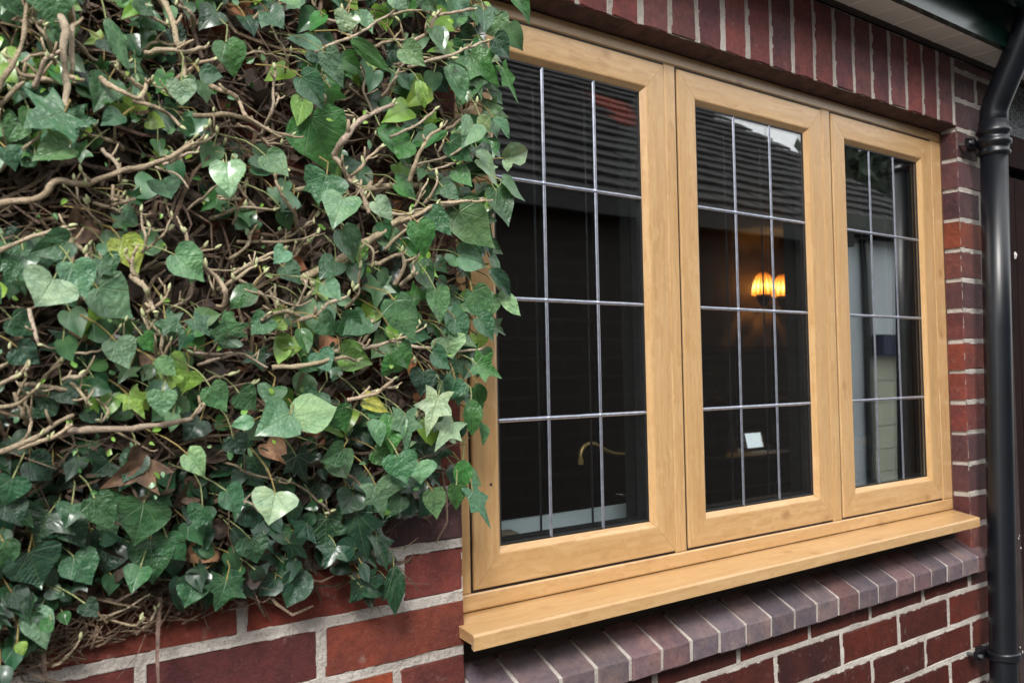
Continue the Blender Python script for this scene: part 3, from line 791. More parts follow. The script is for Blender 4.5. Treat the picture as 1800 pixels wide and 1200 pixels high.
stand_box('photo_frame', 'pale grey photo frame at the right of the sideboard', 'photo frame', ((1397, 745), (1424, 785)), 2.72, .02, room_mat('grey_frame', (.3, .3, .28)), room_mat('grey_print', (.8, .82, .8)), -.2)
def jar(label, pts, Y):
    (ax, ay), (bx, by) = pts; p, r_ = atY(ax, by, Y), atY(bx, ay, Y); wd = (r_.x-p.x)/2; ht = r_.z-zt; cx = (p.x+r_.x)/2
    e = empty('urn', (cx, Y, zt), label, 'urn')
    o = lathe('body', (0, 0), [(0, wd*.7), (ht*.1, wd*.85), (ht*.5, wd), (ht*.75, wd*.95), (ht*.8, wd*.5)], e, bpy.data.materials['black_iron']); o.location = (0, 0, 0)
    o = lathe('lid', (0, 0), [(ht*.8, wd*.9), (ht*.86, wd*.95), (ht*.94, wd*.5), (ht*1.0, wd*.15)], e, bpy.data.materials['black_iron']); o.location = (0, 0, 0)
jar('large black lidded urn right of the pale picture on the sideboard', ((1362, 692), (1396, 788)), 2.7)
jar('black rounded urn at the left end of the sideboard', ((1240, 694), (1272, 788)), 2.7)

# ------------------------------------------------------------------ neighbouring house, seen reflected in the glass
nb = empty('neighbour_house', (-1, -6, GZ), 'low house with dark tiled hipped roof opposite, reflected in the window', 'house')
m_nbw, nt, b = mat('neighbour_brick'); tc = nt.nodes.new('ShaderNodeTexCoord'); mp = nt.nodes.new('ShaderNodeMapping'); mp.inputs['Rotation'].default_value = (math.pi/2, 0, 0)
bt = nt.nodes.new('ShaderNodeTexBrick'); bt.inputs['Scale'].default_value = 1; bt.inputs['Brick Width'].default_value = .45; bt.inputs['Row Height'].default_value = .15; bt.inputs['Mortar Size'].default_value = .012
bt.inputs['Color1'].default_value = (.012,.008,.006,1); bt.inputs['Color2'].default_value = (.015,.010,.008,1); bt.inputs['Mortar'].default_value = (.020,.018,.014,1)
nt.links.new(tc.outputs['Object'], mp.inputs[0]); nt.links.new(mp.outputs[0], bt.inputs[0]); nt.links.new(bt.outputs[0], b.inputs['Base Color']); b.inputs['Roughness'].default_value = .9
pane('wall', (-9, -9.5, GZ), (6.49, -4.3, 1.62), m_nbw, nb)
pane('fascia', (-9.1, -4.05, 1.56), (6.44, -4.0, 1.72), room_mat('neighbour_fascia', (.008, .009, .008)), nb)
pane('soffit', (-9.1, -4.3, 1.60), (5.9, -4.05, 1.615), bpy.data.materials['neighbour_fascia'], nb)
M_TILE = room_mat('neighbour_tile', (.010, .009, .0085), .8, 2, .35); M_TILEO = room_mat('orange_tile', (.17, .026, .012), .8, 6, .3)
tw = MB(); to = MB()
NR = 27; pitch = math.radians(38); row = .21
for k in range(NR):
    u0 = k*row; y = -4.0-u0*math.cos(pitch); z = 1.70+u0*math.sin(pitch)
    y2 = y-row*1.15*math.cos(pitch); z2 = z+row*1.15*math.sin(pitch)
    xe = 9.8-k*.157; x0 = -9.1+k*.157
    x = x0
    while x < xe:
        x2 = min(x+.30, xe); j = R.uniform(-.006, .006)
        tg = to if (9 <= k <= 12 and 4.6 < x < 5.2) else tw
        a = [(x+.004, y, z+j), (x2-.004, y, z+j), (x2-.004, y2, z2+j-.02), (x+.004, y2, z2+j-.02)]
        up = [(p[0], p[1]+.012, p[2]+.024) for p in a[:2]]+[(p[0], p[1], p[2]+.012) for p in a[2:]]
        tg.add(a+up, [(0,1,5,4),(4,5,6,7),(1,2,6,5),(3,0,4,7),(3,2,1,0)])
        x = x2
q = MB(); zr = 1.66; y9 = -4.02-27*.21*math.cos(pitch); z9 = zr+27*.21*math.sin(pitch)
q.add([(-9, -4.03, zr), (9.7, -4.03, zr), (5.6, y9, z9), (-5, y9, z9)], [(0,1,2,3)]); q.build('roof_underlay', M_TILE, nb)
o = tw.build('roof_tiles', M_TILE, nb); o['kind'] = 'stuff'
if to.v: o = to.build('red_roof_tiles', M_TILEO, nb); o['kind'] = 'stuff'
gar = empty('pale_garage', (8, -5, GZ), 'pale rendered garage with cream boarded door, reflected in the right casement', 'garage')
pane('wall', (6.5, -7.5, GZ), (12, -4.2, 1.75), room_mat('pale_render', (.50, .56, .59), .8, 2, .08), gar)
for k in range(6): pane('door_panel', (7.0, -4.199, GZ+.05+k*.24), (10, -4.165, GZ+.05+k*.24+.232), room_mat('cream_door', (.46, .48, .37)) if k == 0 else bpy.data.materials['cream_door'], gar)
pane('drainpipe', (6.86, -4.18, GZ), (6.93, -4.11, 1.75), M_BLK, gar)
pane('bin_store', (6.95, -4.15, .46), (8.2, -4.0, .68), room_mat('navy_box', (.02, .025, .06)), gar)
pane('fascia', (6.45, -4.18, 1.76), (12.1, -4.1, 1.92), room_mat('grey_green_fascia', (.05, .06, .05)), gar)
# hedge / trees behind garage
hd = MB()
for i in range(7000):
    p = Vector((R.uniform(14.2, 22), R.uniform(-10, -8.2), R.uniform(GZ, 4.9))); s_ = R.uniform(.1, .28)
    a = Vector((R.gauss(0,1), R.gauss(0,1), R.gauss(0,1))).normalized(); b2 = a.orthogonal().normalized()
    hd.add([p-a*s_, p+b2*s_*.5, p+a*s_, p-b2*s_*.5], [(0,1,2,3)])
tag(hd.build('hedge', room_mat('hedge_leaf', (.014, .024, .012))), 'tall dark hedge behind the pale garage', 'hedge', None, 'stuff')
#IVY
# ------------------------------------------------------------------ ivy
ivy = empty('ivy_plant', (-1.9, 0, GZ), 'dense climbing ivy with glossy green leaves and bare twigs covering the left of the wall', 'climbing plant')
def leaf_mat(joined):
    m, nt, b = mat('ivy_leaf_joined' if joined else 'ivy_leaf')
    uv = nt.nodes.new('ShaderNodeUVMap'); sp = nt.nodes.new('ShaderNodeSeparateXYZ'); nt.links.new(uv.outputs[0], sp.inputs[0])
    if joined:
        at = nt.nodes.new('ShaderNodeAttribute'); at.attribute_name = 'tint'; base = at.outputs['Color']
        tc = nt.nodes.new('ShaderNodeTexCoord'); v = tc.outputs['Object']
        n1 = noise_(nt, v, 60, 4); n2 = noise_(nt, v, 700, 3)
    else:
        v, oi = objcoord(nt); base = oi.outputs['Color']
        n1 = noise_(nt, v, 2.6, 4); n2 = noise_(nt, v, 30, 3)
    ax = mth(nt, 'ABSOLUTE', sp.outputs[0]); y = sp.outputs[1]
    ang = mth(nt, 'ARCTAN2', ax, y); r = mth(nt, 'SQRT', mth(nt, 'ADD', mth(nt, 'MULTIPLY', ax, ax), mth(nt, 'MULTIPLY', y, y)))
    ds = None
    for a_, wd in ((0, 1), (.62, 1.1), (1.35, 1.3)):
        d = mth(nt, 'MULTIPLY', mth(nt, 'MULTIPLY', mth(nt, 'ABSOLUTE', mth(nt, 'SINE', mth(nt, 'SUBTRACT', ang, a_))), r), wd)
        if a_ == 0: d = mth(nt, 'ADD', d, mth(nt, 'MULTIPLY', mth(nt, 'LESS_THAN', y, 0), 1))
        ds = d if ds is None else mth(nt, 'MINIMUM', ds, d)
    wdt = mth(nt, 'ADD', .006, mth(nt, 'MULTIPLY', mth(nt, 'SUBTRACT', 1, r, clamp=True), .012))
    vein = mth(nt, 'SUBTRACT', 1, mth(nt, 'DIVIDE', ds, wdt), clamp=True)
    # side veins: chevrons off the midrib
    ch = mth(nt, 'ABSOLUTE', mth(nt, 'SINE', mth(nt, 'MULTIPLY', mth(nt, 'SUBTRACT', y, mth(nt, 'MULTIPLY', ax, .9)), 26)))
    side = mth(nt, 'SUBTRACT', 1, mth(nt, 'MULTIPLY', ch, 6), clamp=True)
    vmask = mth(nt, 'MAXIMUM', vein, mth(nt, 'MULTIPLY', side, .28))
    c = mixc(nt, ramp(nt, n1, [(.3,(0,0,0)),(.7,(1,1,1))]), mixc(nt, 1, base, (.72,.80,.78), 'MULTIPLY'), mixc(nt, 1, base, (1.3,1.16,1.05), 'MULTIPLY'))
    c = mixc(nt, mth(nt, 'MULTIPLY', vmask, .42), c, (.22, .36, .16))
    brn = ramp(nt, n2, [(.70,(0,0,0)),(.76,(1,1,1))])
    c = mixc(nt, mth(nt, 'MULTIPLY', brn, .3), c, (.14, .10, .04))
    # paler underside
    geo = nt.nodes.new('ShaderNodeNewGeometry')
    c = mixc(nt, geo.outputs['Backfacing'], c, mixc(nt, .45, c, (.16, .24, .11)))
    nt.links.new(c, b.inputs['Base Color'])
    b.inputs['Roughness'].default_value = .36; b.inputs['Specular IOR Level'].default_value = .5; b.inputs['Coat Weight'].default_value = .5; b.inputs['Coat Roughness'].default_value = .2
    if 'Transmission Weight' in b.inputs: pass
    nt.links.new(mth(nt, 'ADD', .27, mth(nt, 'MULTIPLY', n1, .25)), b.inputs['Roughness'])
    hgt = mth(nt, 'ADD', mth(nt, 'MULTIPLY', vmask, -.6), mth(nt, 'MULTIPLY', n1, .8))
    bump(nt, b, hgt, .45, .0012 if joined else .03)
    # a little light passes through the blade
    tl = nt.nodes.new('ShaderNodeBsdfTranslucent'); nt.links.new(mixc(nt, 1, c, (1.3, 1.5, .7), 'MULTIPLY'), tl.inputs[0])
    mx = nt.nodes.new('ShaderNodeMixShader'); mx.inputs[0].default_value = .14
    nt.links.new(b.outputs[0], mx.inputs[1]); nt.links.new(tl.outputs[0], mx.inputs[2]); nt.links.new(mx.outputs[0], nt.nodes['Material Output'].inputs[0])
    return m
M_LEAF = leaf_mat(False); M_LEAFJ = leaf_mat(True)
def dead_mat():
    m, nt, b = mat('dead_leaf'); v, oi = objcoord(nt); n1 = noise_(nt, v, 60, 5)
    at = nt.nodes.new('ShaderNodeAttribute'); at.attribute_name = 'tint'
    nt.links.new(mixc(nt, 1, at.outputs['Color'], ramp(nt, n1, [(.35,(.35,.3,.27)),(.65,(1.25,1.2,1.15))]), 'MULTIPLY'), b.inputs['Base Color']); b.inputs['Roughness'].default_value = .7
    bump(nt, b, n1, .9, .004); return m
M_DEAD = dead_mat()
def bark_mat(name, lo, hi):
    m, nt, b = mat(name); tc = nt.nodes.new('ShaderNodeTexCoord'); v = tc.outputs['Object']
    n1 = noise_(nt, v, 60, 5, .65); n2 = noise_(nt, v, 500, 4, .7)
    c = ramp(nt, n1, [(.3, lo), (.7, hi)]); c = mixc(nt, ramp(nt, n2, [(.52,(0,0,0)),(.66,(1,1,1))]), c, tuple(k*.45 for k in lo))
    at = nt.nodes.new('ShaderNodeAttribute'); at.attribute_name = 'tint'; c = mixc(nt, 1, c, at.outputs['Color'], 'MULTIPLY')
    nt.links.new(c, b.inputs['Base Color']); b.inputs['Roughness'].default_value = .75
    bump(nt, b, mth(nt, 'ADD', n1, mth(nt, 'MULTIPLY', n2, .7)), 1, .0028); return m
M_BARK = bark_mat('ivy_bark', (.34, .27, .185), (.60, .50, .38)); M_TWIG = bark_mat('dead_twig', (.085, .060, .042), (.23, .175, .125))
M_PET = bark_mat('petiole', (.20, .25, .09), (.36, .38, .17)); M_BUD = simple('ivy_bud', (.48, .50, .27), .5, 0, 60, .25)

def outline(kind, r):
    if kind == 'H': h = [(.0,0),(.10,-.085),(.26,-.12),(.41,-.05),(.49,.10),(.485,.27),(.41,.45),(.29,.62),(.16,.78),(.06,.91)]
    elif kind == 'O': h = [(.0,0),(.14,-.01),(.30,.07),(.43,.20),(.49,.36),(.46,.52),(.36,.67),(.23,.80),(.11,.90),(.04,.96)]
    else: h = [(.0,0),(.10,-.10),(.25,-.17),(.43,-.19),(.37,-.02),(.33,.12),(.44,.22),(.58,.36),(.38,.40),(.20,.46),(.17,.60),(.09,.80)]
    if kind == 'L': h = [(a*.98, b) for a, b in h]
    right = [(a*(1+r.uniform(-.06, .06)), b+r.uniform(-.015, .015)) for a, b in h]
    left = [(-a*(1+r.uniform(-.06, .06)), b+r.uniform(-.015, .015)) for a, b in h[1:]][::-1]
    return right, left
def leaf_geom(kind, seed):
    r = random.Random(seed); right, left = outline(kind, r)
    if kind == 'T':
        right, left = outline('H', r)
        right[5] = (.20, .20); right[6] = (.33, .40); right[4] = (.30, .10)
    ring = right + [(r.uniform(-.03, .03), 1.0)] + left
    fold = r.uniform(.08, .55); droop = r.uniform(-.12, .42); wav = r.uniform(.02, .05); ph = r.uniform(0, 6); cup = r.uniform(-.25, .3)
    def Z(x, y):
        return -fold*0 + fold*abs(x)*.8 + cup*x*x - droop*(y-.3)**2 + wav*math.sin(7*y+ph)*abs(x)*2 + .02*math.sin(11*x+ph*2)
    c = (0, .22 if kind != 'L' else .14); vs = [(c[0], c[1], Z(*c))]; uvs = [c]
    for t_ in (.55, 1.0):
        for x, y in ring:
            p = (c[0]+(x-c[0])*t_, c[1]+(y-c[1])*t_)
            vs.append((p[0], p[1], Z(*p))); uvs.append(p)
    n = len(ring); fs = [(0, 1+(k+1) % n, 1+k) for k in range(n)]
    fs += [(1+k, 1+(k+1) % n, 1+n+(k+1) % n, 1+n+k) for k in range(n)]
    fs = [f[::-1] for f in fs]
    fs = [f if True else f for f in fs]
    return vs, fs, uvs
GEO = {k: [leaf_geom(k, 100*i+ord(k)) for i in range(7)] for k in 'HOLT'}
LME = {}
for k, gs in GEO.items():
    LME[k] = []
    for g_ in gs:
        mb = MB(); mb.add(*g_); me = mb.build('ivy_leaf', M_LEAF, link_=False, smooth=True); LME[k].append(me)
def nrm_up(k, i):   # which way face normals point
    return LME[k][i].polygons[0].normal.z
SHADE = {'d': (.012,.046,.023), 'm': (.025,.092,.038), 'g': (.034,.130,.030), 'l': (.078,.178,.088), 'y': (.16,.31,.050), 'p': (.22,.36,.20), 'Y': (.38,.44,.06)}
petl = MB(); joined = MB()
stem_pts = []   # filled by stems, used for petioles
def put_leaf(base, tip, wid, kind, shade, tilt=None, joined_=False, roll=None):
    ax = (tip-base); L = ax.length
    if L < 1e-4: return
    ay = ax.normalized(); mid = (base+tip)/2
    view = (CP-mid).normalized()
    nrm = Vector((view.x*.5, view.y*.75-.25, view.z*.5+.32))
    nrm += Vector((R.gauss(0, .22), R.gauss(0, .12), R.gauss(0, .22))) if tilt is None else tilt
    nrm = (nrm-ay*nrm.dot(ay)); nrm.normalize(); axx = ay.cross(nrm)
    k = R.randrange(7); c = SHADE[shade]; j = R.uniform(.92, 1.5) if shade not in 'Yp' else R.uniform(.85, 1.15); c = (c[0]*j*R.uniform(.85, 1.2), c[1]*j, c[2]*j*R.uniform(.8, 1.2))
    if joined_:
        vs, fs, uvs = GEO[kind][k]
        joined.add([base+axx*(v[0]*wid)+ay*(v[1]*L)+nrm*(v[2]*(wid+L)/2) for v in vs], fs, uvs, c)
        return
    o = link('leaf', LME[kind][k], ivy)
    m = Matrix((axx*wid, ay*L, nrm*(wid+L)/2)).transposed().to_4x4(); m.translation = base
    place(o, m); o.color = (*c, 1); return o
def petiole(base, ay, ln, joined_col=None):
    # curve back from the blade base into the tangle
    d = (-ay*.55+Vector((R.uniform(-.5, .5), .55, R.uniform(-.2, .5)))).normalized()
    p1 = base+d*ln*.5+Vector((0, -.002, .002)); p2 = base+d*ln+Vector((0, .02, 0))
    petl.tube([base, base.lerp(p1, .5)+Vector((0, -.001, .001)), p1, p2], [.0009, .0008, .0008, .0010], 4, False, (1, 1, 1) if R.random() < .6 else (1.1, .75, .6))

# --- hand placed leaves: base x,y, tip x,y, width (pixels of the photograph), shape, colour
LV = """85 -30 100 52 74 H m;5 -8 48 36 44 H m;186 33 232 130 26 O l;113 197 38 222 108 L m;113 200 128 262 80 L m;190 142 165 196 52 H m;135 118 88 150 84 L d
120 258 55 279 52 H l;216 202 178 218 32 O m;318 143 320 188 44 H p;283 318 300 352 50 H m;398 288 404 346 52 H p;468 275 508 312 46 H l;397 75 416 137 54 H g;350 128 392 135 30 O m
546 206 592 308 92 H g;530 136 576 193 52 H m;566 80 506 64 32 O l;572 93 606 156 38 H l;612 24 600 60 38 H p;632 24 655 62 34 H l;708 86 750 117 40 H l;500 -12 528 18 40 H l;787 115 818 180 36 O l;735 142 748 192 20 O y
866 34 892 70 44 H l;898 -8 938 42 38 O g;828 96 882 152 64 L g;884 122 912 184 26 L g;870 68 898 104 40 H d;618 68 690 128 26 O g;832 218 812 260 42 H l;843 203 860 234 22 O p;868 208 898 243 22 O l
888 278 937 266 44 T p;842 280 884 330 54 H p;872 336 894 400 42 H m;884 318 922 356 28 H l;878 326 852 372 28 O y;697 322 737 350 42 H g;660 354 694 388 32 H p;604 348 584 400 58 H l;574 308 556 358 68 H m;668 222 730 298 44 O g
735 392 750 455 46 H g;806 372 868 438 66 H l;808 450 860 466 46 H l;757 372 794 416 34 H m;735 464 760 515 38 H m;765 508 772 570 44 H l;694 528 730 602 50 H l;830 512 860 566 48 H l;862 472 902 522 24 O d;880 512 914 556 26 O p;602 405 628 464 48 H l;628 428 632 464 36 H y
308 448 362 495 62 H l;212 422 243 482 58 H Y;128 464 151 528 56 H l;94 490 62 541 82 H p;172 506 232 562 76 H l;178 455 202 486 48 H m;92 448 3 462 52 L d;120 424 48 448 46 H m;40 440 10 500 50 H m;5 410 30 440 40 H d
152 596 148 660 118 L d;204 600 226 650 50 H l;400 588 398 545 70 L l;400 590 388 612 50 H m;498 558 462 572 34 H y;512 592 504 634 38 H y;526 578 542 622 28 O g;450 620 462 652 46 L d;508 728 450 762 66 H l;512 733 592 718 64 O p;272 634 310 660 34 O l;285 688 284 734 44 H l;226 694 256 736 44 L y;330 654 322 692 48 H y
370 680 398 724 42 H l;84 698 3 730 64 H d;108 678 136 712 44 H d;446 738 406 748 24 O l;352 738 322 774 44 H d;447 503 404 542 36 O g;52 810 96 844 50 H d;22 840 8 890 54 H m;192 812 160 838 64 L d;330 798 364 838 42 H p;126 886 116 926 42 H m;166 876 200 934 50 H m;252 884 238 960 86 H m;356 890 344 930 42 H m;398 862 426 904 52 H m;484 866 472 922 68 H p
264 950 270 1028 66 H m;294 946 326 988 44 H m;86 902 60 958 80 L d;50 970 72 1030 84 H d;130 978 162 1028 58 H m;6 952 12 1004 44 H m;398 1020 380 1076 66 L m;340 1022 325 1068 48 H m;500 982 478 1048 48 H m;532 1000 504 1068 48 O d;440 946 452 992 46 H m;574 910 568 980 64 L d;60 1076 82 1143 46 H p;246 998 230 1042 40 H m;592 802 612 842 54 H l
660 852 676 912 68 L l;714 832 688 850 42 H m;736 812 740 850 52 H l;760 862 768 912 36 H l;814 808 812 864 28 O g;822 828 850 852 28 O g;802 852 803 898 32 H g;830 862 866 932 38 L l;626 900 646 990 66 L d;662 942 686 1004 46 L d;692 996 697 1084 32 O d;640 1018 656 1074 58 L d;784 594 796 630 56 H p;770 696 748 768 52 L p;796 742 764 792 44 L p;690 654 680 618 36 H g;600 622 654 640 50 H y;640 704 688 722 32 H Y;650 738 672 784 30 O l;712 728 716 796 50 L l;690 733 690 798 42 H g;745 652 740 698 46 H d;800 666 787 706 40 H m;838 640 886 664 46 L g;838 674 846 718 24 O g;828 703 832 768 30 O g;843 743 852 784 20 O l
600 792 560 812 40 H m;440 800 470 850 50 H d;520 800 540 850 50 L d;700 800 715 850 52 H m;660 790 700 812 40 H g;560 850 540 895 44 H d;620 870 600 905 48 H d;20 560 60 590 44 H m;30 610 70 640 46 H d;10 260 30 300 40 H m;290 560 330 590 42 L m;250 590 270 620 30 H g;340 560 372 590 40 L m;420 690 450 720 44 H m;480 680 470 715 44 H m;560 690 540 730 44 H m;590 720 610 760 44 H g;600 560 640 590 44 H m;560 560 590 590 42 H m;590 460 560 490 42 H m;570 500 600 530 40 H l
500 470 530 500 36 H m;500 440 480 465 30 H l;540 90 580 100 34 H d;430 30 450 62 40 H d;470 20 500 50 44 H m;380 20 350 50 42 H d;240 0 270 30 44 H m;180 70 200 95 30 H d;300 50 330 78 36 H d;700 80 690 120 36 H d;760 50 780 80 30 H m;800 0 830 30 40 H l;740 -10 770 22 36 H l;690 -10 720 14 40 H l;850 20 850 60 32 H m;770 230 740 262 34 H g;790 250 830 285 38 H m;720 250 700 282 34 O g;800 300 830 330 36 H g;780 330 810 352 30 H m;840 560 870 600 40 H m;800 560 820 600 42 H m;760 620 790 650 38 H m;700 610 720 650 42 H g;640 560 600 590 40 H m;670 500 650 540 40 H d
240 800 215 850 44 H d;130 830 90 870 50 L d;20 770 50 800 44 H d;150 720 190 740 36 H d;410 770 430 800 40 H d;470 560 440 590 38 H m;560 620 580 655 40 H m;340 860 300 880 40 L d;540 920 510 960 52 L d;430 890 460 930 50 H d;200 960 180 1010 52 H d;120 920 150 960 46 H d;10 880 40 925 50 H d;350 980 380 1010 44 H d;590 960 570 1000 46 L d;640 830 610 860 44 H d;20 1040 50 1075 40 H d;150 1060 172 1085 30 H d;110 1075 118 1098 20 O g;90 1090 70 1110 24 O g;30 1130 44 1150 22 O y""".replace('\n', ';')
nparts = 0
depth_rng = random.Random(5)
for e in LV.split(';'):
    f = e.split()
    if len(f) < 7: continue
    bx, by, tx, ty, wd = map(float, f[:5]); kd, sh = f[5], f[6]
    Y = -.115+depth_rng.uniform(-.025, .03)
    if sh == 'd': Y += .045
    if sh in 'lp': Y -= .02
    if by > 930: Y = -.045+depth_rng.uniform(-.02, .015)
    elif by > 800: Y = Y*.72
    if bx > 780 and Y < -.10: Y = -.09+depth_rng.uniform(-.015, .015)
    dY = depth_rng.uniform(-.012, .006)
    b3 = atY(bx, by, Y); t3 = atY(tx, ty, Y+dY)
    dist = (b3-CP).dot(FW); w3 = wd/F_PX*dist*1.22
    # widths across a wall seen at an angle
    put_leaf(b3, t3, w3, kd, sh); nparts += 1
    petiole(b3, (t3-b3).normalized(), R.uniform(.03, .07))

# --- region that the ivy covers (pixel outline turned into a test)
POLY = [(-420,-420),(905,-420),(902,40),(888,120),(872,200),(866,280),(868,380),(862,480),(866,560),(850,640),(832,720),(822,800),(800,850),(745,880),(700,880),(690,950),(688,1030),(640,1045),(612,985),(545,1005),(500,1040),(440,1030),(400,1050),(300,1050),(200,1060),(100,1110),(0,1170),(-420,1330)]
def inside(x, y):
    c = False; n = len(POLY); j = n-1
    for i in range(n):
        xi, yi = POLY[i]; xj, yj = POLY[j]
        if (yi > y) != (yj > y) and x < (xj-xi)*(y-yi)/(yj-yi)+xi: c = not c
        j = i
    return c
def rnd_in():
    while True:
        x, y = R.uniform(-420, 900), R.uniform(-420, 1200)
        if inside(x, y): return x, y
def dens(x, y):     # open woody gaps in the photograph
    v = noise.noise(Vector((x*.006+3, y*.010+1, 0)))
    if y > 780: v += .45
    for gx, gy, gr in ((430, 500, 75), (110, 350, 75), (480, 230, 60), (60, 640, 55), (320, 380, 60), (650, 240, 50), (230, 760, 55), (300, 520, 55), (540, 400, 50), (60, 750, 50), (700, 660, 45), (160, 1080, 70), (260, 1070, 80), (430, 150, 40)):
        d = math.hypot((x-gx)/1.35, y-gy)/gr
        if d < 1: v -= 1.4*(1-d)+.2
    return v
# front fill as single parts
for i in range(64):
    y = R.uniform(10, 690); x = R.uniform(800, 868) - max(0, y-560)*.25
    s_ = R.uniform(32, 52); an = R.gauss(math.radians(62), .6); Y = R.uniform(-.075, -.025)
    b3 = atY(x, y, Y); t3 = atY(x+math.cos(an)*s_, y+math.sin(an)*s_, Y+R.uniform(-.012, .008))
    put_leaf(b3, t3, s_*R.uniform(.75, 1.05)/F_PX*(b3-CP).dot(FW), R.choice('HHHOL'), R.choice('mmgglldp')); nparts += 1
    petiole(b3, (t3-b3).normalized(), R.uniform(.03, .06))
tries = 0
while nparts < 300 and tries < 4000:
    tries += 1
    x, y = R.uniform(-10, 880), R.uniform(-10, 1050)
    if not inside(x, y) or dens(x, y) < -.05: continue
    low = y > 760
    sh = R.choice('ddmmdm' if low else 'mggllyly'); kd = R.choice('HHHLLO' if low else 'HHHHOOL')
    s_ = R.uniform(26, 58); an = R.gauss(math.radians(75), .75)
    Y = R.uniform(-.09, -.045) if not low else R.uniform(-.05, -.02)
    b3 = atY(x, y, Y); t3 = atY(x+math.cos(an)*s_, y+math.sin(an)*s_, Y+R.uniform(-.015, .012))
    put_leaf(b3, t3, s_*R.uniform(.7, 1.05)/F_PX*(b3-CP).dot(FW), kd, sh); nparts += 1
    petiole(b3, (t3-b3).normalized(), R.uniform(.03, .06))
# deeper and smaller leaves, joined
cnt = 0
for i in range(9000):
    x, y = rnd_in()
    if dens(x, y) < (.02 if x > -20 and y > -20 else -.1): continue
    low = y > 760; s_ = R.uniform(15, 48); an = R.gauss(math.radians(80), .9)
    out = x < -15 or y < -15
    Y = R.uniform(-.05, -.012) if not out else R.uniform(-.12, -.02)
    if x > 815: Y = R.uniform(-.05, -.015)
    b3 = atY(x, y, Y); t3 = atY(x+math.cos(an)*s_, y+math.sin(an)*s_, Y+R.uniform(-.012, .012))
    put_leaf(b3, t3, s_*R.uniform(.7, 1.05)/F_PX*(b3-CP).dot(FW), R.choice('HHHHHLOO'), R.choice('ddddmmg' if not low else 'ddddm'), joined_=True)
    if R.random() < .3: petiole(b3, (t3-b3).normalized(), R.uniform(.02, .06))
    cnt += 1
    if cnt > 900: break
for i in range(3000):
    x, y = rnd_in()
    if x < -60 or y < -60 or dens(x, y) < -.2: continue
    low = y > 760; s_ = R.uniform(26, 52); an = R.gauss(math.radians(78), .8)
    Y = R.uniform(-.085, -.04) if not low else R.uniform(-.05, -.02)
    if x > 800: Y = R.uniform(-.06, -.03)
    b3 = atY(x, y, Y); t3 = atY(x+math.cos(an)*s_, y+math.sin(an)*s_, Y+R.uniform(-.015, .012))
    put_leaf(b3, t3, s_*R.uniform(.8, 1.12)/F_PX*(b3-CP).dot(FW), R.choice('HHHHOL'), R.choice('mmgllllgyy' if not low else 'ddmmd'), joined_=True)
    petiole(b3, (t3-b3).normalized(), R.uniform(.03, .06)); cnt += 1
    if cnt > 1420: break
# tiny fresh leaves
for i in range(420):
    x, y = rnd_in()
    if y > 900: continue
    s_ = R.uniform(8, 17); an = R.uniform(0, 6.28); Y = R.uniform(-.13, -.05)
    if x > 800: Y = R.uniform(-.08, -.03)
    b3 = atY(x, y, Y); t3 = atY(x+math.cos(an)*s_, y+math.sin(an)*s_, Y+R.uniform(-.008, .008))
    put_leaf(b3, t3, s_*.65/F_PX*(b3-CP).dot(FW), 'O', R.choice('yylgp'), joined_=True)
joined.build('small_leaves', M_LEAFJ, ivy, smooth=True)['kind'] = 'stuff'

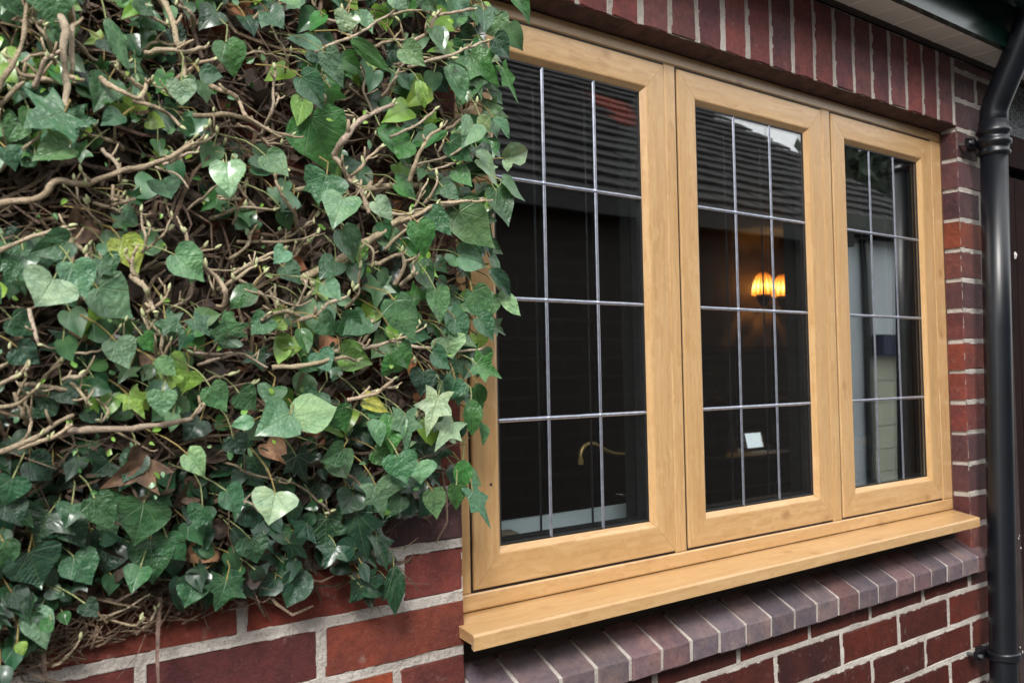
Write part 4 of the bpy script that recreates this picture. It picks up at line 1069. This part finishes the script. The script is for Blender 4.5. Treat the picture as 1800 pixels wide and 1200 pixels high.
# --- woody stems, traced: pixels x,y ..., radius px, depth
ST_ = """0 352 70 345 100 318 150 325 215 300 280 285 335 255|6|-.12;285 288 310 305 333 330|2.5|-.125;330 258 345 252 358 247|3|-.125;300 283 330 272 345 270|3|-.125
-10 446 60 415 118 402|4|-.115;-10 800 50 775 90 748 130 730|5|-.10;128 757 200 755 290 745 335 735 358 710|6|-.10;105 -10 112 50 110 90 118 140 112 190|8|-.11;135 -10 128 50 125 130|6|-.10
-5 190 20 165 42 145|5|-.09;-8 170 18 120 40 75 48 0|5|-.10;70 145 75 108 92 98 108 88|4.5|-.115;298 -10 305 40 312 80 324 118 322 142|6|-.11;318 135 345 116 376 103|4.5|-.115;238 12 262 28 292 46|4|-.09
188 130 212 160 245 172 258 148 268 142|5|-.12;245 172 275 188 300 205 318 222|4|-.10;350 195 420 205 470 228 512 240|5|-.10;384 145 405 162 420 178 432 200 450 215 480 235|4.5|-.115;472 230 480 190 480 150 484 118|3.5|-.115;500 160 490 175 482 190|3|-.115
602 268 606 245 622 222 645 205 690 183|7|-.125;600 265 598 290 612 312 620 322|6|-.12;622 312 630 298 645 280 672 258|4|-.12;620 320 616 350|3|-.115;634 305 640 345 648 375|6|-.11;735 315 732 285 742 258 760 235 773 225|5|-.12;700 235 730 222 764 193|3.5|-.115
650 360 700 378 740 368 800 360|4|-.10;540 490 600 455 660 415 700 390 770 362 850 350|9|-.075;690 435 720 400 760 372|4|-.10;640 330 690 328 735 325|8|-.07
405 542 398 515 382 488 345 455 330 432 326 410|5|-.125;388 517 374 510 368 488|2.8|-.125;396 508 412 492 448 470|4|-.125;420 480 455 455 505 433|4|-.12;443 504 500 530 528 538 548 528|2.2|-.12;530 562 560 552 578 535 612 522|5|-.11;535 535 536 505 533 490|2.8|-.12;540 532 546 515 552 500|2.5|-.12;300 547 325 528 338 515 341 500|2.8|-.12
243 483 256 505 264 530 272 548|5.5|-.12;272 548 284 530 298 508|4|-.12;60 540 62 587 68 605|4|-.115;490 645 550 640 595 628 626 632|5|-.12;420 620 380 622 340 620|3.5|-.10;120 665 138 662 156 654|4|-.115;135 672 148 695 152 712|3|-.115
625 702 650 695 670 688 690 668|4.5|-.12;668 690 682 683 697 680|3.5|-.12;600 616 650 610 700 598|5|-.09;700 598 740 610 800 618 850 612|4|-.08;567 83 600 72 633 58 665 38 700 13|3.8|-.115;715 78 747 60 767 30 800 22 835 17|4.5|-.115;700 20 735 18 760 26|3.5|-.115
733 110 783 100 827 83 855 72|4|-.115;686 165 694 140 700 126 715 108|4|-.115;720 388 745 372 767 360 810 355 848 352|4|-.115;760 355 765 330 768 310|3.5|-.115;745 360 742 335 752 318|3|-.115;833 240 810 262 780 277 727 290|3.5|-.10;835 265 800 285 758 302|3.5|-.10
387 807 410 817 433 828 467 840 507 848|2.6|-.06;427 877 442 888 455 902|2.6|-.06;0 680 30 660 50 645|4|-.10;0 720 40 705 66 682|4|-.09;40 790 90 770 130 745|4|-.08;200 755 230 772 262 792|2.6|-.09;180 700 190 720 176 742|3|-.09
640 410 655 440 655 470|3.5|-.11;708 500 710 470 707 445|5|-.115;720 500 724 480 726 465|5|-.115;120 490 128 460 125 420 118 400|3.5|-.10;262 450 255 430 262 400|2.5|-.10;250 462 258 420 248 395 250 370|3|-.11;130 420 150 445 155 465|4|-.11;360 640 420 622 470 645|3|-.10
340 1060 352 1030 358 1010|2.6|-.035;180 1095 220 1070 262 1045|2.6|-.03;205 1096 235 1100 245 1092|2.6|-.035;250 1120 262 1095 275 1070|3.2|-.03;0 1110 30 1100 45 1088|4|-.04;100 1180 120 1150 140 1125|3|-.03;450 830 520 850 580 900|3|-.05;20 940 70 935 130 950|3|-.04;-5 300 30 270 70 240|4|-.07;70 230 100 235 140 245|4|-.07
190 255 205 285 212 320|4|-.10;210 320 198 350 215 345|3.5|-.11;260 345 230 352 190 365|4.5|-.08;200 560 240 580 290 590|3|-.06;480 350 540 330 600 340|5|-.06;380 380 430 365 480 370|4|-.07;430 420 500 425 560 410|3.5|-.07;660 120 640 160 655 200|3.5|-.07;560 20 610 40 660 30|4|-.06;20 20 60 40 110 30|4|-.06""".replace('\n', ';')
ends = []; sn = 0
for e in ST_.split(';'):
    a = e.split('|')
    if len(a) < 3: continue
    nums = list(map(float, a[0].split())); rad, Y = float(a[1]), float(a[2])
    pts = [atY(nums[i], nums[i+1], Y + R.uniform(-.006, .006)) for i in range(0, len(nums), 2)]
    pts[0] = pts[0]+Vector((0, .02, 0))
    pth = smooth_path(pts, 6); rw = rad/F_PX*.95
    n = len(pth); rr_ = []
    for i in range(n):
        t_ = i/(n-1); k = 1-.35*t_
        k *= 1+.22*noise.noise(pth[i]*90)+ (.28 if (i*7+sn) % 9 == 0 else 0)
        rr_.append(max(.0009, rw*k))
        pth[i] = pth[i]+Vector((noise.noise(pth[i]*60), noise.noise(pth[i]*60+Vector((9,9,9))), noise.noise(pth[i]*60+Vector((5,0,3)))))*.0022
    q = MB(); tn = R.uniform(.75, 1.12)
    q.tube(pth, rr_, 8, True, (tn, tn*R.uniform(.93, 1), tn*R.uniform(.85, 1)))
    # cut side stubs
    for _ in range(R.choice((1, 2, 2, 3))):
        i = R.randrange(2, n); p = pth[i]; d = Vector((R.uniform(-1, 1), R.uniform(-1, .2), R.uniform(-.2, 1.2))).normalized()
        ln = R.uniform(.006, .02); q.tube([p, p+d*ln*.6, p+d*ln+Vector((0, 0, .002))], [rr_[i]*.7, rr_[i]*.6, rr_[i]*.45], 6, True, (tn*1.1, tn*1.05, tn*.95))
    q.build('stem', M_BARK, ivy, smooth=True); sn += 1
    ends.append((pth[-1], (pth[-1]-pth[-3]).normalized())); stem_pts += pth[::3]
    if rad > 3.5: ends.append((pth[n//2], Vector((R.uniform(-.3, .3), -.5, .8)).normalized()))
# more pale branching twigs between the traced ones
tp2 = 0
while tp2 < 95:
    x, y = R.uniform(-30, 850), R.uniform(-20, 860)
    if not inside(x, y) or (y > 760 and R.random() < .75): continue
    tp2 += 1; Y = R.uniform(-.115, -.04)
    if x > 780: Y = R.uniform(-.08, -.05)
    p = atY(x, y, Y); a = R.choice((R.gauss(.35, .45), R.gauss(1.5, .5), R.gauss(2.6, .5))); L = R.uniform(.02, .075); k = 5; d = Vector((math.cos(a), R.uniform(-.25, .1), math.sin(a)))
    if (p+d*L).x > XL+.03: continue
    bend = Vector((-d.z, 0, d.x))*R.uniform(-.4, .4)
    pth = smooth_path([p+Vector((0, .02, 0)), p+d*L*.3+bend*L*.5, p+d*L*.65+bend*L*.8, p+d*L+bend*L*R.uniform(0, 1.2)], 4)
    pth = [v+Vector((noise.noise(v*120), 0, noise.noise(v*120+Vector((4, 4, 4)))))*.0028 for v in pth]
    r0 = R.uniform(.0011, .0024); n = len(pth); tn = R.uniform(.75, 1.15); q = MB()
    q.tube(pth, [r0*(1.15-.45*i/n+(.35 if i % 4 == 2 else 0)) for i in range(n)], 7, True, (tn, tn*.97, tn*.9))
    for _ in range(R.choice((1, 2, 3))):
        i = R.randrange(3, n); dd = (d*.6+Vector((R.uniform(-.9, .9), R.uniform(-.8, .1), R.uniform(-.2, 1)))).normalized(); l2 = R.uniform(.008, .026)
        q.tube([pth[i], pth[i]+dd*l2*.5+Vector((0, 0, .001)), pth[i]+dd*l2], [r0*.75, r0*.7, r0*.4], 6, True, (tn*1.1, tn*1.05, tn*.95)); ends.append((pth[i]+dd*l2, dd))
    q.build('stem', M_BARK, ivy, smooth=True); ends.append((pth[-1], d))
# buds at the twig ends
bq = MB(); bq.tube([(0,0,0),(0,0,.18),(0,0,.5),(0,0,.8),(0,0,1)], [.12,.2,.22,.13,.01], 7)
bme = bq.build('bud', M_BUD, link_=False, smooth=True)
for p, d in ends:
    for _ in range(R.choice((0, 1, 1, 2))):
        dd = (d*.5+Vector((R.uniform(-.6, .6), R.uniform(-.5, .2), R.uniform(0, 1)))).normalized(); o = link('bud', bme, ivy)
        ln = R.uniform(.004, .0105); m = (dd.to_track_quat('Z', 'Y').to_matrix().to_4x4() @ Matrix.Diagonal((ln, ln, ln, 1))); m.translation = p+Vector((R.uniform(-.002, .002),)*3); place(o, m)
# fine twigs and aerial roots against the wall
tw = MB()
for i in range(5000):
    x, y = rnd_in()
    if y > 1000 or (x < 420 and y > 900): pass
    Y = R.uniform(-.05, .0) if y < 900 else R.uniform(-.028, .0)
    p = atY(x, y, Y); a = R.gauss(.3, 1.1); L = R.uniform(.02, .11); d = Vector((math.cos(a), R.uniform(-.25, .25), math.sin(a)*.8)).normalized(); side = Vector((-d.z, 0, d.x))*R.uniform(-.35, .35)*L
    if p.x+d.x*L+.02 > XL: continue
    r_ = R.choice((.0007, .0009, .0012, .0018, .0026)); k = R.uniform(.6, 1.5)
    tw.tube([p, p+d*L*.35+side*.7, p+d*L*.7+side, p+d*L+side*R.uniform(0, 1)], [r_, r_*.95, r_*.8, r_*.5], 4, False, (k, k*R.uniform(.85, 1), k*R.uniform(.75, 1)))
# twig skirt creeping down the brick at lower left
for i in range(420):
    x = R.uniform(-30, 480); y = 1185-x*.30+R.uniform(-90, 8)
    p = atY(x, y, R.uniform(-.012, -.001)); a = R.gauss(.8, .8); L = R.uniform(.015, .05); d = Vector((math.cos(a), -.03, math.sin(a))); k = R.uniform(.9, 2.0)
    tw.tube([p, p+d*L*.5+Vector((R.uniform(-.004, .004), -.002, 0)), p+d*L], [.0012, .001, .0006], 4, False, (k, k*.92, k*.85))
tw.build('fine_twigs', M_TWIG, ivy)['kind'] = 'stuff'
# dead leaves caught behind
dl = MB()
def dead(p, s_, col, dirv=None, to=None):
    vs, fs, uvs = GEO['L' if s_ > .045 else R.choice('HHOO')][R.randrange(7)]
    ay = dirv or Vector((R.uniform(-1, 1), R.uniform(-.4, .4), R.uniform(-1, .6))).normalized(); nr = Vector((R.uniform(-.6, .6), -1, R.uniform(-.5, .8))); nr = (nr-ay*nr.dot(ay)).normalized(); ax = ay.cross(nr)
    (dl if to is None else to).add([p+ax*(v[0]*s_)+ay*(v[1]*s_)+nr*((v[2]*1.6+.25*v[0]*v[1])*s_) for v in vs], fs, uvs, col)
for i in range(2400):
    x, y = rnd_in(); s_ = R.uniform(.014, .04); p = atY(x, y, R.uniform(-.035, -.008)); k = R.uniform(.35, 1.1)
    if p.x > XL-.04 or y > 1010 or (x > 600 and y > 820): continue
    dead(p, s_, (.105*k, .072*k, .052*k) if R.random() < .93 else (.24*k, .10*k, .045*k))
dl.build('leaf_litter', M_DEAD, ivy, smooth=True)['kind'] = 'stuff'
for (x, y, x2, y2, s_, c, Y) in ((262, 805, 178, 862, .075, (.15, .088, .052), -.085), (375, 952, 342, 972, .04, (.24, .13, .06), -.035), (150, 560, 165, 590, .035, (.22, .12, .065), -.05), (580, 590, 560, 620, .028, (.26, .12, .06), -.05), (500, 462, 530, 470, .028, (.28, .11, .05), -.045), (240, 622, 250, 652, .03, (.30, .2, .14), -.06), (470, 780, 490, 800, .035, (.35, .2, .12), -.05), (705, 630, 720, 650, .03, (.45, .18, .06), -.05), (150, 385, 130, 410, .04, (.24, .15, .1), -.05)):
    q = MB(); p = atY(x, y, Y); t3 = atY(x2, y2, Y-.01); dead(p, (t3-p).length*.95 if s_ > .06 else s_, c, (t3-p).normalized(), q)
    q.build('dead_leaf', M_DEAD, ivy, smooth=True)
petl.build('leaf_stalks', M_PET, ivy)['kind'] = 'stuff'
print('leaf parts', nparts, 'joined', cnt, 'bricks', NB, 'stems', sn)
